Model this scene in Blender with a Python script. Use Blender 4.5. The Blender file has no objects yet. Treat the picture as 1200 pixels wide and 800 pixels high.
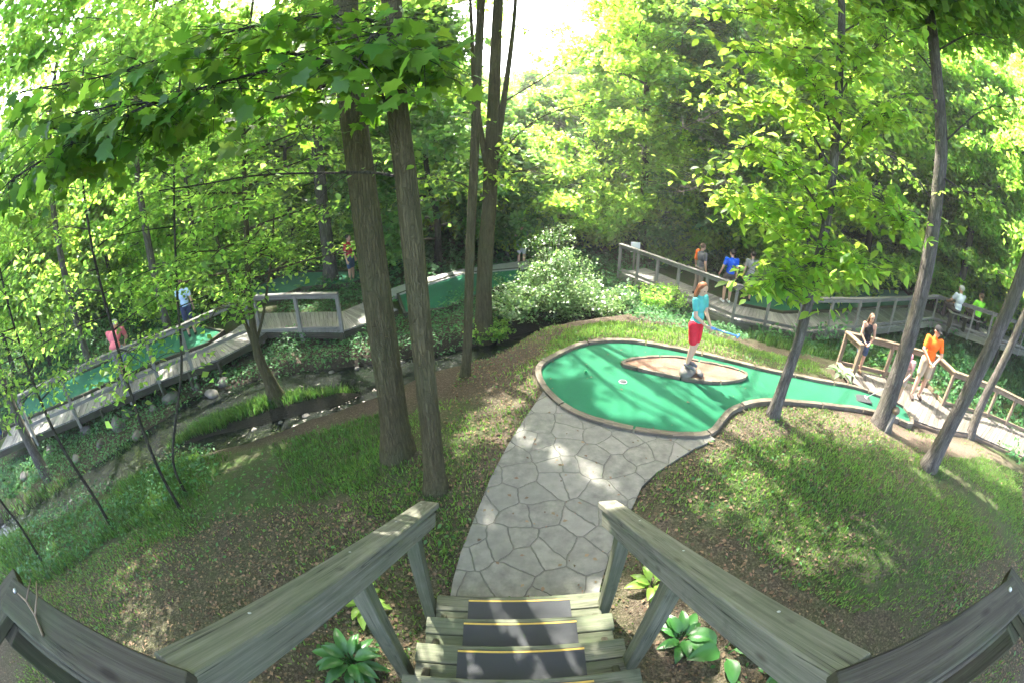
import bpy, bmesh, math, random
import numpy as np
from mathutils import Vector, Matrix, Quaternion

random.seed(7)
rng = np.random.default_rng(11)
R = math.radians
scene = bpy.context.scene
COL = scene.collection

# ------------------------------------------------------------------ camera model (fisheye)
FOC, PITCH, H = 500.0, R(26), 3.1          # pixel focal length in the 1200x800 frame, downward pitch, eye height


def ray(x, y):
    u, v = x - 600, 400 - y
    r = math.hypot(u, v)
    th = 2 * math.asin(min(1, r / (2 * FOC)))
    s = math.sin(th) / r if r > 1e-6 else 0
    a, b, c = u * s, v * s, math.cos(th)
    cp, sp = math.cos(PITCH), math.sin(PITCH)
    return Vector((a, c * cp + b * sp, b * cp - c * sp))


def at(x, y, z=0.0):
    d = ray(x, y)
    return Vector((0, 0, H)) + d * ((z - H) / d.z)


def atd(x, y, D):
    d = ray(x, y)
    return Vector((0, 0, H)) + d * (D / math.hypot(d.x, d.y))


# ------------------------------------------------------------------ object helpers
def link(o):
    COL.objects.link(o)
    return o


def tag(o, label=None, cat=None, group=None, kind=None):
    if label: o['label'] = label
    if cat: o['category'] = cat
    if group: o['group'] = group
    if kind: o['kind'] = kind
    return o


def empty(name, loc, label, cat, group=None, rz=0.0):
    o = link(bpy.data.objects.new(name, None))
    o.location = loc
    o.rotation_euler = (0, 0, rz)
    o.empty_display_size = 0.2
    bpy.context.view_layer.update
    return tag(o, label, cat, group)


def mesh_np(name, verts, faces, mat, parent=None, smooth=False, uv=None):
    """verts (n,3), faces list of (m,k) int arrays"""
    me = bpy.data.meshes.new(name)
    verts = np.asarray(verts, np.float32)
    if not isinstance(faces, (list, tuple)):
        faces = [faces]
    faces = [np.asarray(f, np.int32) for f in faces if len(f)]
    me.vertices.add(len(verts))
    me.vertices.foreach_set('co', verts.ravel())
    nl = sum(f.size for f in faces)
    nf = sum(len(f) for f in faces)
    me.loops.add(nl)
    me.loops.foreach_set('vertex_index', np.concatenate([f.ravel() for f in faces]))
    me.polygons.add(nf)
    tot = np.concatenate([np.full(len(f), f.shape[1], np.int32) for f in faces])
    st = np.concatenate([[0], np.cumsum(tot)[:-1]]).astype(np.int32)
    me.polygons.foreach_set('loop_start', st)
    me.polygons.foreach_set('loop_total', tot)
    if smooth:
        me.polygons.foreach_set('use_smooth', np.ones(nf, bool))
    me.update(calc_edges=True)
    if mat: me.materials.append(mat)
    o = link(bpy.data.objects.new(name, me))
    if parent:
        o.parent = parent
    return o


class MB:
    """collects boxes, bars and tubes and links them as ONE mesh object; UV: u along the grain, v across (metres)"""
    def __init__(self, off=(0, 0, 0)):
        self.v, self.f, self.uv, self.sm = [], [], [], []
        self.off = Vector(off)

    def add(self, vs, fs, uvs=None, smooth=False):
        n = len(self.v)
        self.v += [Vector(p) - self.off for p in vs]
        for i, f in enumerate(fs):
            self.f.append([n + k for k in f])
            self.uv.append(uvs[i] if uvs else [(0, 0)] * len(f))
            self.sm.append(smooth)

    def bar(self, a, b, w, h, up=(0, 0, 1), bev=0.006):
        """board from a to b (axis through its middle), w across, h along 'up'; chamfered long edges"""
        a, b = Vector(a), Vector(b)
        d = (b - a); L = d.length; d.normalize()
        s = d.cross(Vector(up)).normalized()
        u = s.cross(d).normalized()
        bev = min(bev, w * .3, h * .3)
        prof = [(-w/2+bev, -h/2), (w/2-bev, -h/2), (w/2, -h/2+bev), (w/2, h/2-bev), (w/2-bev, h/2), (-w/2+bev, h/2), (-w/2, h/2-bev), (-w/2, -h/2+bev)]
        e = bev * .7
        rings = [(0, .90), (e, 1), (L - e, 1), (L, .90)]
        ro = random.random() * 50
        vs, fs, uvs = [], [], []
        pl = [0]
        for i in range(8):
            p, q = prof[i], prof[(i+1) % 8]
            pl.append(pl[-1] + math.hypot(p[0]-q[0], p[1]-q[1]))
        for t, k in rings:
            for p in prof:
                kx = 1 - (1-k) * min(1, bev * 6 / w); ky = 1 - (1-k) * min(1, bev * 6 / h)
                vs.append(a + d * t + s * p[0] * kx + u * p[1] * ky)
        for j in range(3):
            for i in range(8):
                fs.append([j*8+i, j*8+(i+1) % 8, (j+1)*8+(i+1) % 8, (j+1)*8+i])
                t0, t1 = rings[j][0], rings[j+1][0]
                uvs.append([(ro+t0, ro+pl[i]), (ro+t0, ro+pl[i+1]), (ro+t1, ro+pl[i+1]), (ro+t1, ro+pl[i])])
        fs.append(list(range(7, -1, -1))); uvs.append([(ro + prof[i][1], ro + prof[i][0]) for i in range(7, -1, -1)])
        fs.append([24 + i for i in range(8)]); uvs.append([(ro + prof[i][1], ro + prof[i][0]) for i in range(8)])
        self.add(vs, fs, uvs)

    def slab(self, tl, tr, br, bl, th):
        """plank from four top corners (left and right ends of both long edges), thickness th downwards"""
        T = [Vector(p) for p in (tl, tr, br, bl)]
        B = [p - Vector((0, 0, th)) for p in T]
        L = (T[1] - T[0]).length; W = (T[3] - T[0]).length
        ro = random.random() * 50
        f = [[0, 3, 2, 1], [4, 5, 6, 7], [0, 1, 5, 4], [1, 2, 6, 5], [2, 3, 7, 6], [3, 0, 4, 7]]
        q = {0: (0, 0), 1: (L, 0), 2: (L, W), 3: (0, W), 4: (0, th), 5: (L, th), 6: (L, W+th), 7: (0, W+th)}
        self.add(T + B, f, [[(ro + q[i][0], ro + q[i][1]) for i in ff] for ff in f])

    def tube(self, pts, rad, n=12, cap=True, wob=0.0):
        pts = [Vector(p) for p in pts]
        m = len(pts)
        if not isinstance(rad, (list, tuple)): rad = [rad] * m
        t0 = (pts[1] - pts[0]).normalized()
        ref = Vector((1, 0, 0)) if abs(t0.x) < .8 else Vector((0, 1, 0))
        vs, fs, uvs = [], [], []
        ln = 0
        lens = []
        u = None
        ph = random.random() * 9
        for i, p in enumerate(pts):
            t = (pts[min(i+1, m-1)] - pts[max(i-1, 0)]).normalized()
            if u is None: u = (ref - t * ref.dot(t)).normalized()
            else: u = (u - t * u.dot(t)).normalized()
            w = t.cross(u)
            if i: ln += (p - pts[i-1]).length
            lens.append(ln)
            for k in range(n):
                an = 2 * math.pi * k / n
                r = rad[i] * (1 + wob * (math.sin(an*3+ph+ln*.7) * .5 + math.sin(an*5-ph*2+ln*1.9) * .4 + math.sin(an*2+ln*3.1) * .3))
                vs.append(p + (u * math.cos(an) + w * math.sin(an)) * r)
        for i in range(m-1):
            for k in range(n):
                k2 = (k+1) % n
                fs.append([i*n+k, i*n+k2, (i+1)*n+k2, (i+1)*n+k])
                c = 2 * math.pi * max(rad)
                uvs.append([(lens[i], c*k/n), (lens[i], c*(k+1)/n), (lens[i+1], c*(k+1)/n), (lens[i+1], c*k/n)])
        if cap:
            fs.append(list(range(n-1, -1, -1))); uvs.append([(0, 0)] * n)
            fs.append([(m-1)*n+k for k in range(n)]); uvs.append([(0, 0)] * n)
        self.add(vs, fs, uvs, True)

    def build(self, name, mat, parent=None):
        me = bpy.data.meshes.new(name)
        me.from_pydata([tuple(p) for p in self.v], [], self.f)
        ul = me.uv_layers.new(name='UVMap')
        flat = [c for f in self.uv for c in f]
        ul.data.foreach_set('uv', np.array(flat, np.float32).ravel())
        me.polygons.foreach_set('use_smooth', np.array(self.sm, bool))
        me.materials.append(mat)
        me.update()
        o = link(bpy.data.objects.new(name, me))
        if parent: o.parent = parent
        return o


def inpoly(px, py, poly):
    """numpy point in polygon"""
    px, py = np.asarray(px), np.asarray(py)
    ins = np.zeros(px.shape, bool)
    n = len(poly)
    for i in range(n):
        x0, y0 = poly[i][0], poly[i][1]
        x1, y1 = poly[(i+1) % n][0], poly[(i+1) % n][1]
        if y0 == y1: continue
        c = ((y0 > py) != (y1 > py)) & (px < (x1-x0) * (py-y0) / (y1-y0) + x0)
        ins ^= c
    return ins


def dist_poly(px, py, pts, closed=False):
    px, py = np.asarray(px), np.asarray(py)
    best = np.full(px.shape, 1e9)
    n = len(pts)
    for i in range(n if closed else n-1):
        ax, ay = pts[i][0], pts[i][1]
        bx, by = pts[(i+1) % n][0], pts[(i+1) % n][1]
        dx, dy = bx-ax, by-ay
        t = np.clip(((px-ax)*dx + (py-ay)*dy) / (dx*dx+dy*dy+1e-12), 0, 1)
        best = np.minimum(best, np.hypot(px-ax-t*dx, py-ay-t*dy))
    return best


def smooth_closed(pts, n=4):
    """Catmull-Rom through closed outline"""
    out = []
    m = len(pts)
    for i in range(m):
        p0, p1, p2, p3 = (Vector(pts[(i+k) % m]) for k in (-1, 0, 1, 2))
        for j in range(n):
            t = j / n
            out.append(.5 * ((2*p1) + (p2-p0)*t + (2*p0-5*p1+4*p2-p3)*t*t + (3*p1-p0-3*p2+p3)*t**3))
    return out


def smooth_open(pts, n=4):
    pts = [Vector(p) for p in pts]
    ext = [2*pts[0]-pts[1]] + pts + [2*pts[-1]-pts[-2]]
    out = []
    for i in range(1, len(ext)-2):
        p0, p1, p2, p3 = ext[i-1:i+3]
        for j in range(n):
            t = j / n
            out.append(.5 * ((2*p1) + (p2-p0)*t + (2*p0-5*p1+4*p2-p3)*t*t + (3*p1-p0-3*p2+p3)*t**3))
    return out + [pts[-1]]


# ------------------------------------------------------------------ materials
class NT:
    def __init__(self, name):
        self.m = bpy.data.materials.new(name)
        self.m.use_nodes = True
        self.t = self.m.node_tree
        self.t.nodes.clear()
        self.out = self.n('ShaderNodeOutputMaterial')

    def n(self, typ, **kw):
        nd = self.t.nodes.new(typ)
        for k, v in kw.items():
            if k.startswith('i_'):
                key = k[2:]
                key = int(key) if key.isdigit() else key.replace('_', ' ')
                if hasattr(v, 'is_output') or isinstance(v, bpy.types.NodeSocket): self.t.links.new(v, nd.inputs[key])
                else: nd.inputs[key].default_value = v
            else: setattr(nd, k, v)
        return nd

    def l(self, a, b): self.t.links.new(a, b)

    def noise(self, vec, scale, detail=4, rough=.6, col=False):
        nd = self.n('ShaderNodeTexNoise', i_Scale=scale, i_Detail=detail, i_Roughness=rough)
        if vec is not None: self.l(vec, nd.inputs['Vector'])
        return nd.outputs['Color' if col else 0]

    def ramp(self, fac, stops):
        nd = self.n('ShaderNodeValToRGB')
        el = nd.color_ramp.elements
        while len(el) < len(stops): el.new(.5)
        for e, (p, c) in zip(el, stops):
            e.position = p
            e.color = (*c, 1) if len(c) == 3 else c
        self.l(fac, nd.inputs[0])
        return nd.outputs[0]

    def mix(self, fac, a, b, mode='MIX'):
        nd = self.n('ShaderNodeMix', data_type='RGBA', blend_type=mode)
        for idx, v in ((0, fac), (6, a), (7, b)):
            if isinstance(v, bpy.types.NodeSocket): self.l(v, nd.inputs[idx])
            else: nd.inputs[idx].default_value = v if idx == 0 else ((*v, 1) if len(v) == 3 else v)
        return nd.outputs[2]

    def math(self, op, a, b=0.0, c=0.0, clamp=False):
        nd = self.n('ShaderNodeMath', operation=op, use_clamp=clamp)
        for i, v in enumerate((a, b, c)):
            if isinstance(v, bpy.types.NodeSocket): self.l(v, nd.inputs[i])
            else: nd.inputs[i].default_value = v
        return nd.outputs[0]

    def mapr(self, v, a, b, c, d):
        nd = self.n('ShaderNodeMapRange')
        self.l(v, nd.inputs[0])
        for i, x in enumerate((a, b, c, d)): nd.inputs[i+1].default_value = x
        return nd.outputs[0]

    def scalev(self, vec, s):
        nd = self.n('ShaderNodeMapping')
        self.l(vec, nd.inputs[0]); nd.inputs['Scale'].default_value = s
        return nd.outputs[0]

    def bump(self, h, strength=.5, dist=.02, normal=None):
        nd = self.n('ShaderNodeBump', i_Strength=strength, i_Distance=dist)
        self.l(h, nd.inputs['Height'])
        if normal is not None: self.l(normal, nd.inputs['Normal'])
        return nd.outputs[0]

    def principled(self, col, rough=.8, spec=.3, normal=None, **kw):
        nd = self.n('ShaderNodeBsdfPrincipled')
        for k, v in (('Base Color', col), ('Roughness', rough), ('Specular IOR Level', spec)):
            if isinstance(v, bpy.types.NodeSocket): self.l(v, nd.inputs[k])
            else: nd.inputs[k].default_value = (*v, 1) if isinstance(v, tuple) and len(v) == 3 else v
        for k, v in kw.items(): nd.inputs[k.replace('_', ' ')].default_value = v
        if normal is not None: self.l(normal, nd.inputs['Normal'])
        return nd.outputs[0]

    def done(self, sh):
        self.l(sh, self.out.inputs['Surface'])
        return self.m

    @property
    def obj(self): return self.n('ShaderNodeTexCoord').outputs['Object']
    @property
    def uv(self): return self.n('ShaderNodeTexCoord').outputs['UV']
    @property
    def pos(self): return self.n('ShaderNodeNewGeometry').outputs['Position']
    @property
    def island(self): return self.n('ShaderNodeNewGeometry').outputs['Random Per Island']


def m_wood(name, dark, mid, light, moss=0.0, rough=.85):
    t = NT(name)
    uv = t.uv
    g1 = t.noise(t.scalev(uv, (1.6, 42, 1)), 1.0, 6, .65)
    g2 = t.noise(t.scalev(uv, (5, 210, 1)), 1.0, 3, .6)
    st = t.noise(t.scalev(uv, (2.2, 5, 1)), 1.0, 4, .6)
    c = t.ramp(g1, [(.28, dark), (.5, mid), (.72, light)])
    c = t.mix(t.mapr(g2, .35, .75, .0, .5), c, dark)
    ck = t.noise(t.scalev(uv, (.8, 46, 1)), 1.0, 2, .5)
    ckm = t.math('MULTIPLY', t.mapr(t.math('ABSOLUTE', t.math('SUBTRACT', ck, .5)), 0, .02, 1, 0), t.mapr(t.noise(t.scalev(uv, (3, 12, 1)), 1.0, 2), .48, .6, 0, 1), clamp=True)
    c = t.mix(t.math('MULTIPLY', ckm, .85), c, (dark[0]*.25, dark[1]*.25, dark[2]*.25))
    kn = t.n('ShaderNodeTexVoronoi', i_Scale=1.0, i_Randomness=1.0); t.l(t.scalev(uv, (3.2, 9, 1)), kn.inputs['Vector'])
    c = t.mix(t.mapr(kn.outputs['Distance'], .07, .16, .75, 0), c, (dark[0]*.6, dark[1]*.5, dark[2]*.45))
    isl = t.island
    hs = t.n('ShaderNodeHueSaturation', i_Hue=.5, i_Saturation=1.0)
    t.l(t.mapr(isl, 0, 1, .72, 1.22), hs.inputs['Value']); t.l(c, hs.inputs['Color'])
    c = hs.outputs[0]
    if moss: c = t.mix(t.mapr(st, .42, .7, 0, moss), c, (.055, .085, .035))
    c = t.mix(t.mapr(t.noise(t.scalev(uv, (6, 9, 1)), 1.0, 3), .6, .75, 0, .5), c, (dark[0]*.5, dark[1]*.5, dark[2]*.5))
    hgt = t.math('SUBTRACT', t.math('ADD', t.math('MULTIPLY', g1, .7), t.math('MULTIPLY', g2, .5)), ckm)
    return t.done(t.principled(c, rough, .25, t.bump(hgt, .55, .006)))


def m_leaf(name, base, trans, var=.35, tmix=.45, rough=.5, spec=.35, yellow=None):
    t = NT(name)
    isl = t.island
    hs = t.n('ShaderNodeHueSaturation')
    t.l(t.mapr(isl, 0, 1, .485, .515), hs.inputs['Hue'])
    hs.inputs['Saturation'].default_value = 1
    wn = t.n('ShaderNodeTexWhiteNoise', noise_dimensions='1D')
    t.l(isl, wn.inputs['W'])
    t.l(t.mapr(wn.outputs['Value'], 0, 1, 1-var, 1+var), hs.inputs['Value'])
    hs.inputs['Color'].default_value = (*base, 1)
    h2 = t.n('ShaderNodeHueSaturation')
    t.l(t.mapr(isl, 0, 1, .48, .52), h2.inputs['Hue'])
    t.l(t.mapr(wn.outputs['Value'], 0, 1, 1-var, 1+var), h2.inputs['Value'])
    h2.inputs['Color'].default_value = (*trans, 1)
    p = t.principled(hs.outputs[0], rough, spec)
    tr = t.n('ShaderNodeBsdfTranslucent')
    t.l(h2.outputs[0], tr.inputs[0])
    mx = t.n('ShaderNodeMixShader', i_Fac=tmix)
    t.l(p, mx.inputs[1]); t.l(tr.outputs[0], mx.inputs[2])
    return t.done(mx.outputs[0])


def m_bark(name, dark, mid, light, zs=.16, scale=16, ck=.75):
    t = NT(name)
    o = t.obj
    v = t.scalev(o, (1, 1, zs))
    n1 = t.noise(v, scale, 6, .65)
    vo = t.n('ShaderNodeTexVoronoi', feature='DISTANCE_TO_EDGE', i_Scale=scale*1.5)
    wv = t.n('ShaderNodeVectorMath', operation='ADD')
    t.l(v, wv.inputs[0])
    sc = t.n('ShaderNodeVectorMath', operation='SCALE', i_Scale=.05)
    t.l(t.noise(o, 7, 3, .6, True), sc.inputs[0]); t.l(sc.outputs[0], wv.inputs[1])
    t.l(wv.outputs[0], vo.inputs['Vector'])
    crack = t.mapr(vo.outputs['Distance'], 0, .22, 0, 1)
    big = t.noise(o, 1.7, 3, .5)
    c = t.ramp(n1, [(.3, dark), (.5, mid), (.72, light)])
    c = t.mix(t.mapr(crack, 0, 1, ck, 0), c, (dark[0]*.55, dark[1]*.55, dark[2]*.55))
    c = t.mix(t.mapr(big, .45, .7, 0, .45), c, (.075, .085, .04))
    hgt = t.math('ADD', t.math('MULTIPLY', crack, .8), t.math('MULTIPLY', n1, .6))
    return t.done(t.principled(c, .9, .2, t.bump(hgt, .8, .02)))


def m_plain(name, col, rough=.8, spec=.3, var=.12, scale=30, bump=0.0):
    t = NT(name)
    n = t.noise(t.obj, scale, 4, .6)
    c = t.mix(n, tuple(x*(1-var) for x in col), tuple(min(1, x*(1+var)) for x in col))
    nm = t.bump(n, bump, .01) if bump else None
    return t.done(t.principled(c, rough, spec, nm))


M = {}
M['wood_grey'] = m_wood('weathered wood', (.10, .098, .072), (.19, .185, .145), (.285, .275, .225), .32)
M['wood_moss'] = m_wood('mossy tread wood', (.075, .08, .05), (.135, .14, .095), (.21, .21, .155), .55)
M['wood_deck'] = m_wood('deck boards', (.13, .125, .115), (.21, .20, .185), (.30, .285, .26), .15)
M['wood_dark'] = m_wood('shade darkened wood', (.026, .022, .015), (.052, .046, .032), (.09, .082, .06), .45)  # colours lowered to put the deck rails' shade into the wood
M['wood_walk'] = m_wood('walked on boards', (.10, .085, .07), (.165, .145, .125), (.235, .21, .185), .1)
M['wood_warm'] = m_wood('warm weathered wood', (.12, .085, .055), (.22, .165, .115), (.33, .26, .19), .1)
M['edging'] = m_wood('timber edging', (.085, .068, .05), (.155, .128, .10), (.24, .20, .16), .3)
M['bark_a'] = m_bark('furrowed bark', (.045, .038, .018), (.088, .076, .038), (.13, .114, .062), .10, 26, .45)
M['bark_b'] = m_bark('grey bark', (.06, .052, .045), (.13, .115, .10), (.22, .20, .175), .13, 26, .5)
M['bark_dark'] = m_bark('dark damp bark', (.02, .018, .014), (.05, .044, .034), (.09, .08, .06), .25, 24)
M['leaf_bright'] = m_leaf('bright leaf', (.105, .21, .03), (.60, .86, .12), tmix=.6)
M['leaf_mid'] = m_leaf('green leaf', (.085, .185, .038), (.50, .78, .13), tmix=.6)
M['leaf_dark'] = m_leaf('dark leaf', (.055, .14, .04), (.28, .50, .10), .4, .5, .42, .5)
M['leaf_maple'] = m_leaf('maple leaf', (.055, .13, .022), (.28, .52, .045), .42, .5, .42, .4)
M['leaf_gloss'] = m_leaf('glossy shrub leaf', (.105, .19, .065), (.28, .46, .12), .35, .35, .32, .7)
M['ivy'] = m_leaf('ivy leaf', (.045, .13, .045), (.14, .34, .08), .4, .35, .55, .25)
M['grass'] = m_leaf('grass blade', (.095, .175, .04), (.22, .40, .07), .35, .45, .5, .3)
M['grass_dark'] = m_leaf('dark grass blade', (.055, .115, .028), (.15, .31, .055), .4, .4, .5, .3)
M['weed'] = m_leaf('weed leaf', (.06, .15, .04), (.12, .28, .06), .3, .35)
M['litter'] = m_leaf('dry leaf litter', (.15, .105, .065), (.12, .08, .04), .55, .15, .8, .15)
M['hosta'] = m_leaf('hosta leaf', (.05, .15, .035), (.14, .34, .05), .15, .35, .38, .5)
M['hosta_lime'] = m_leaf('lime hosta leaf', (.20, .32, .05), (.34, .5, .08), .12, .4, .4, .45)
M['hosta_pale'] = m_leaf('pale hosta leaf', (.34, .42, .26), (.34, .5, .22), .12, .3, .45, .4)
M['forest'] = m_leaf('distant foliage', (.085, .18, .045), (.40, .62, .11), .5, .55)
M['rock'] = m_plain('stream rock', (.13, .12, .105), .75, .3, .35, 9, .6)
M['rubber'] = m_plain('grip strip', (.045, .048, .050), .85, .25, .3, 220, .4)
M['yellow'] = m_plain('yellow paint', (.50, .34, .07), .6, .3, .12, 60)
M['steel'] = m_plain('galvanised bolt', (.45, .45, .45), .4, .5, .2, 40)
M['white'] = m_plain('white painted board', (.78, .78, .78), .5, .3, .04, 20)
M['concrete'] = m_plain('concrete path', (.30, .29, .275), .85, .2, .25, 7, .2)

# turf carpet
t = NT('putting turf')
p = t.pos
n1 = t.noise(p, 260, 2, .7); n2 = t.noise(p, 1.3, 4, .6); n3 = t.noise(p, 9, 4, .65)
c = t.mix(n1, (.003, .070, .030), (.009, .130, .058))
c = t.mix(t.mapr(n2, .4, .65, 0, .35), c, (.014, .125, .068))
c = t.mix(t.mapr(n3, .55, .75, 0, .25), c, (.005, .055, .025))
n5 = t.noise(p, 3.1, 5, .7)
c = t.mix(t.mapr(n5, .52, .72, 0, .45), c, (.008, .065, .036))
lf = t.n('ShaderNodeTexVoronoi', i_Scale=7.0, i_Randomness=1.0); t.l(p, lf.inputs['Vector'])
c = t.mix(t.mapr(lf.outputs['Distance'], .045, .035, 0, .8), c, (.10, .07, .035))
M['turf'] = t.done(t.principled(c, .9, .15, t.bump(n1, .4, .004), Sheen_Weight=.08))

# flagstone stamped concrete
t = NT('stamped flagstone concrete')
p = t.pos
flat = t.scalev(p, (1, 1, 0))
wob = t.n('ShaderNodeVectorMath', operation='SCALE', i_Scale=.10)
t.l(t.noise(flat, 3.2, 3, .6, True), wob.inputs[0])
wv = t.n('ShaderNodeVectorMath', operation='ADD')
t.l(flat, wv.inputs[0]); t.l(wob.outputs[0], wv.inputs[1])
ve = t.n('ShaderNodeTexVoronoi', feature='DISTANCE_TO_EDGE', voronoi_dimensions='2D', i_Scale=3.45, i_Randomness=.95)
vc = t.n('ShaderNodeTexVoronoi', feature='F1', voronoi_dimensions='2D', i_Scale=3.45, i_Randomness=.95)
t.l(wv.outputs[0], ve.inputs['Vector']); t.l(wv.outputs[0], vc.inputs['Vector'])
joint = t.mapr(ve.outputs['Distance'], .008, .03, 0, 1)
sur = t.noise(flat, 9, 6, .62)
fine = t.noise(flat, 55, 4, .6)
c = t.mix(t.mapr(sur, .3, .7, 0, 1), (.08, .081, .068), (.19, .185, .16))
sep = t.n('ShaderNodeSeparateColor'); t.l(vc.outputs['Color'], sep.inputs[0])
c = t.mix(t.mapr(sep.outputs[0], 0, 1, 0, .55), c, (.125, .127, .11))
c = t.mix(t.mapr(sep.outputs[1], .5, 1, 0, .25), c, (.27, .255, .225))
c = t.mix(t.mapr(fine, .5, .75, 0, .35), c, (.13, .13, .12))
c = t.mix(joint, (.098, .096, .08), c)
hh = t.math('ADD', t.math('MULTIPLY', joint, 1.0), t.math('MULTIPLY', sur, .9))
M['flag'] = t.done(t.principled(c, .78, .3, t.bump(hh, .65, .014)))

# stream water
t = NT('stream water')
p = t.pos
n = t.noise(t.scalev(p, (1, 1, 1)), 5, 1.5, .5)
n_b = t.noise(p, 15, 1, .5)
hh = t.math('ADD', n, t.math('MULTIPLY', n_b, .22))
M['water'] = t.done(t.principled((.012, .014, .012), .045, .5, t.bump(hh, .8, .04)))

# forest floor: mulch, bare dirt, moss; the 'zone' colour attribute says what grows where (r grass, g bare dirt, b wet)
t = NT('forest floor')
p = t.pos
at_ = t.n('ShaderNodeVertexColor', layer_name='zone')
sep = t.n('ShaderNodeSeparateColor'); t.l(at_.outputs[0], sep.inputs[0])
n1 = t.noise(p, 38, 6, .7); n2 = t.noise(p, 2.3, 5, .65); n3 = t.noise(p, 120, 3, .7); n4 = t.noise(p, 6, 5, .7)
vor = t.n('ShaderNodeTexVoronoi', i_Scale=52); t.l(p, vor.inputs['Vector'])
mul = t.ramp(n1, [(.3, (.022, .017, .012)), (.5, (.062, .048, .034)), (.72, (.15, .118, .085))])
sepv = t.n('ShaderNodeSeparateColor'); t.l(vor.outputs['Color'], sepv.inputs[0])
mul = t.mix(t.mapr(sepv.outputs[0], .75, 1, 0, .6), mul, (.20, .165, .12))
mul = t.mix(t.mapr(sepv.outputs[1], .7, 1, 0, .7), mul, (.035, .026, .018))
dirt = t.mix(t.mapr(n1, .3, .7, 0, 1), (.09, .065, .048), (.25, .19, .145))
dirt = t.mix(t.mapr(n3, .58, .72, 0, .6), dirt, (.06, .045, .03))
gr = t.mix(n3, (.025, .055, .012), (.07, .12, .03))
c = t.mix(t.math('MULTIPLY', sep.outputs[1], t.mapr(n4, .3, .6, .55, 1), clamp=True), mul, dirt)
gm = t.math('MULTIPLY', sep.outputs[0], t.mapr(n2, .36, .56, .25, 1), clamp=True)
gm = t.math('MULTIPLY', gm, t.mapr(n4, .35, .6, .45, 1), clamp=True)
c = t.mix(gm, c, gr)
c = t.mix(t.math('MULTIPLY', sep.outputs[2], .8), c, (.022, .02, .015))
hh = t.math('ADD', n1, t.math('MULTIPLY', vor.outputs['Distance'], .6))
M['floor'] = t.done(t.principled(c, .92, .15, t.bump(hh, .9, .03)))

# sand/dirt on the island bed
M['bed'] = m_plain('bare dirt bed', (.20, .125, .09), .95, .1, .35, 26, .5)

# ------------------------------------------------------------------ sun
SUN_AZ, SUN_EL = R(-27), R(53)
S = np.array([math.sin(SUN_AZ)*math.cos(SUN_EL), math.cos(SUN_AZ)*math.cos(SUN_EL), math.sin(SUN_EL)])

# ------------------------------------------------------------------ main layout outlines (world points)
def zg(px):
    return 0.0 if px < 880 else -.5 * (px - 880) / 180


def gpx(pts, dz=0.0):
    return [at(x, y, zg(x)) + Vector((0, 0, dz)) for x, y in pts]


green_px = [(634, 436), (640, 453), (662, 475), (690, 489), (719, 497), (758, 505), (800, 509), (828, 507), (840, 495), (853, 481), (876, 472), (905, 469), (935, 471), (975, 475), (1010, 479), (1044, 488), (1066, 496),
            (1058, 478), (1026, 464), (999, 455), (965, 449), (931, 442), (900, 436), (875, 430), (834, 420), (797, 412), (765, 406), (737, 402), (708, 402), (680, 407), (655, 418), (640, 427)]
GREEN = smooth_closed(gpx(green_px), 3)
path_px = [(528, 698), (531, 680), (540, 648), (555, 610), (575, 560), (595, 522), (614, 492), (632, 466), (641, 452), (662, 476), (690, 490), (719, 498), (758, 506), (800, 510), (830, 509), (838, 515),
           (815, 525), (795, 537), (770, 553), (752, 570), (743, 590), (735, 606), (722, 632), (713, 655), (705, 680), (702, 694)]
PATH = [at(x, y, 0) for x, y in path_px]

LBZ = -.9
lb_px = [(-60, 555), (0, 527), (90, 489), (187, 446), (255, 421), (297, 399), (312, 388), (400, 388), (430, 378), (466, 362)]
LB = [at(x, y, LBZ) for x, y in lb_px]
rb_px = [(725, 319, -1.0), (792, 347, -1.0), (858, 374, -1.0), (932, 389, -.95), (1000, 387, -.72), (1060, 380, -.5), (1092, 376, -.3), (1156, 397, .15), (1205, 412, .3)]
RB = [at(*q) for q in rb_px]
NWZ = -.6
nw_far = [at(x, y, NWZ) for x, y in [(981, 429), (1035, 441), (1086, 453), (1104, 474), (1156, 488), (1178, 497), (1215, 513)]]
nw_near = [at(x, y, NWZ) for x, y in [(996, 447), (1044, 471), (1064, 489), (1098, 501), (1140, 508), (1165, 519), (1200, 535)]]

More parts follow.
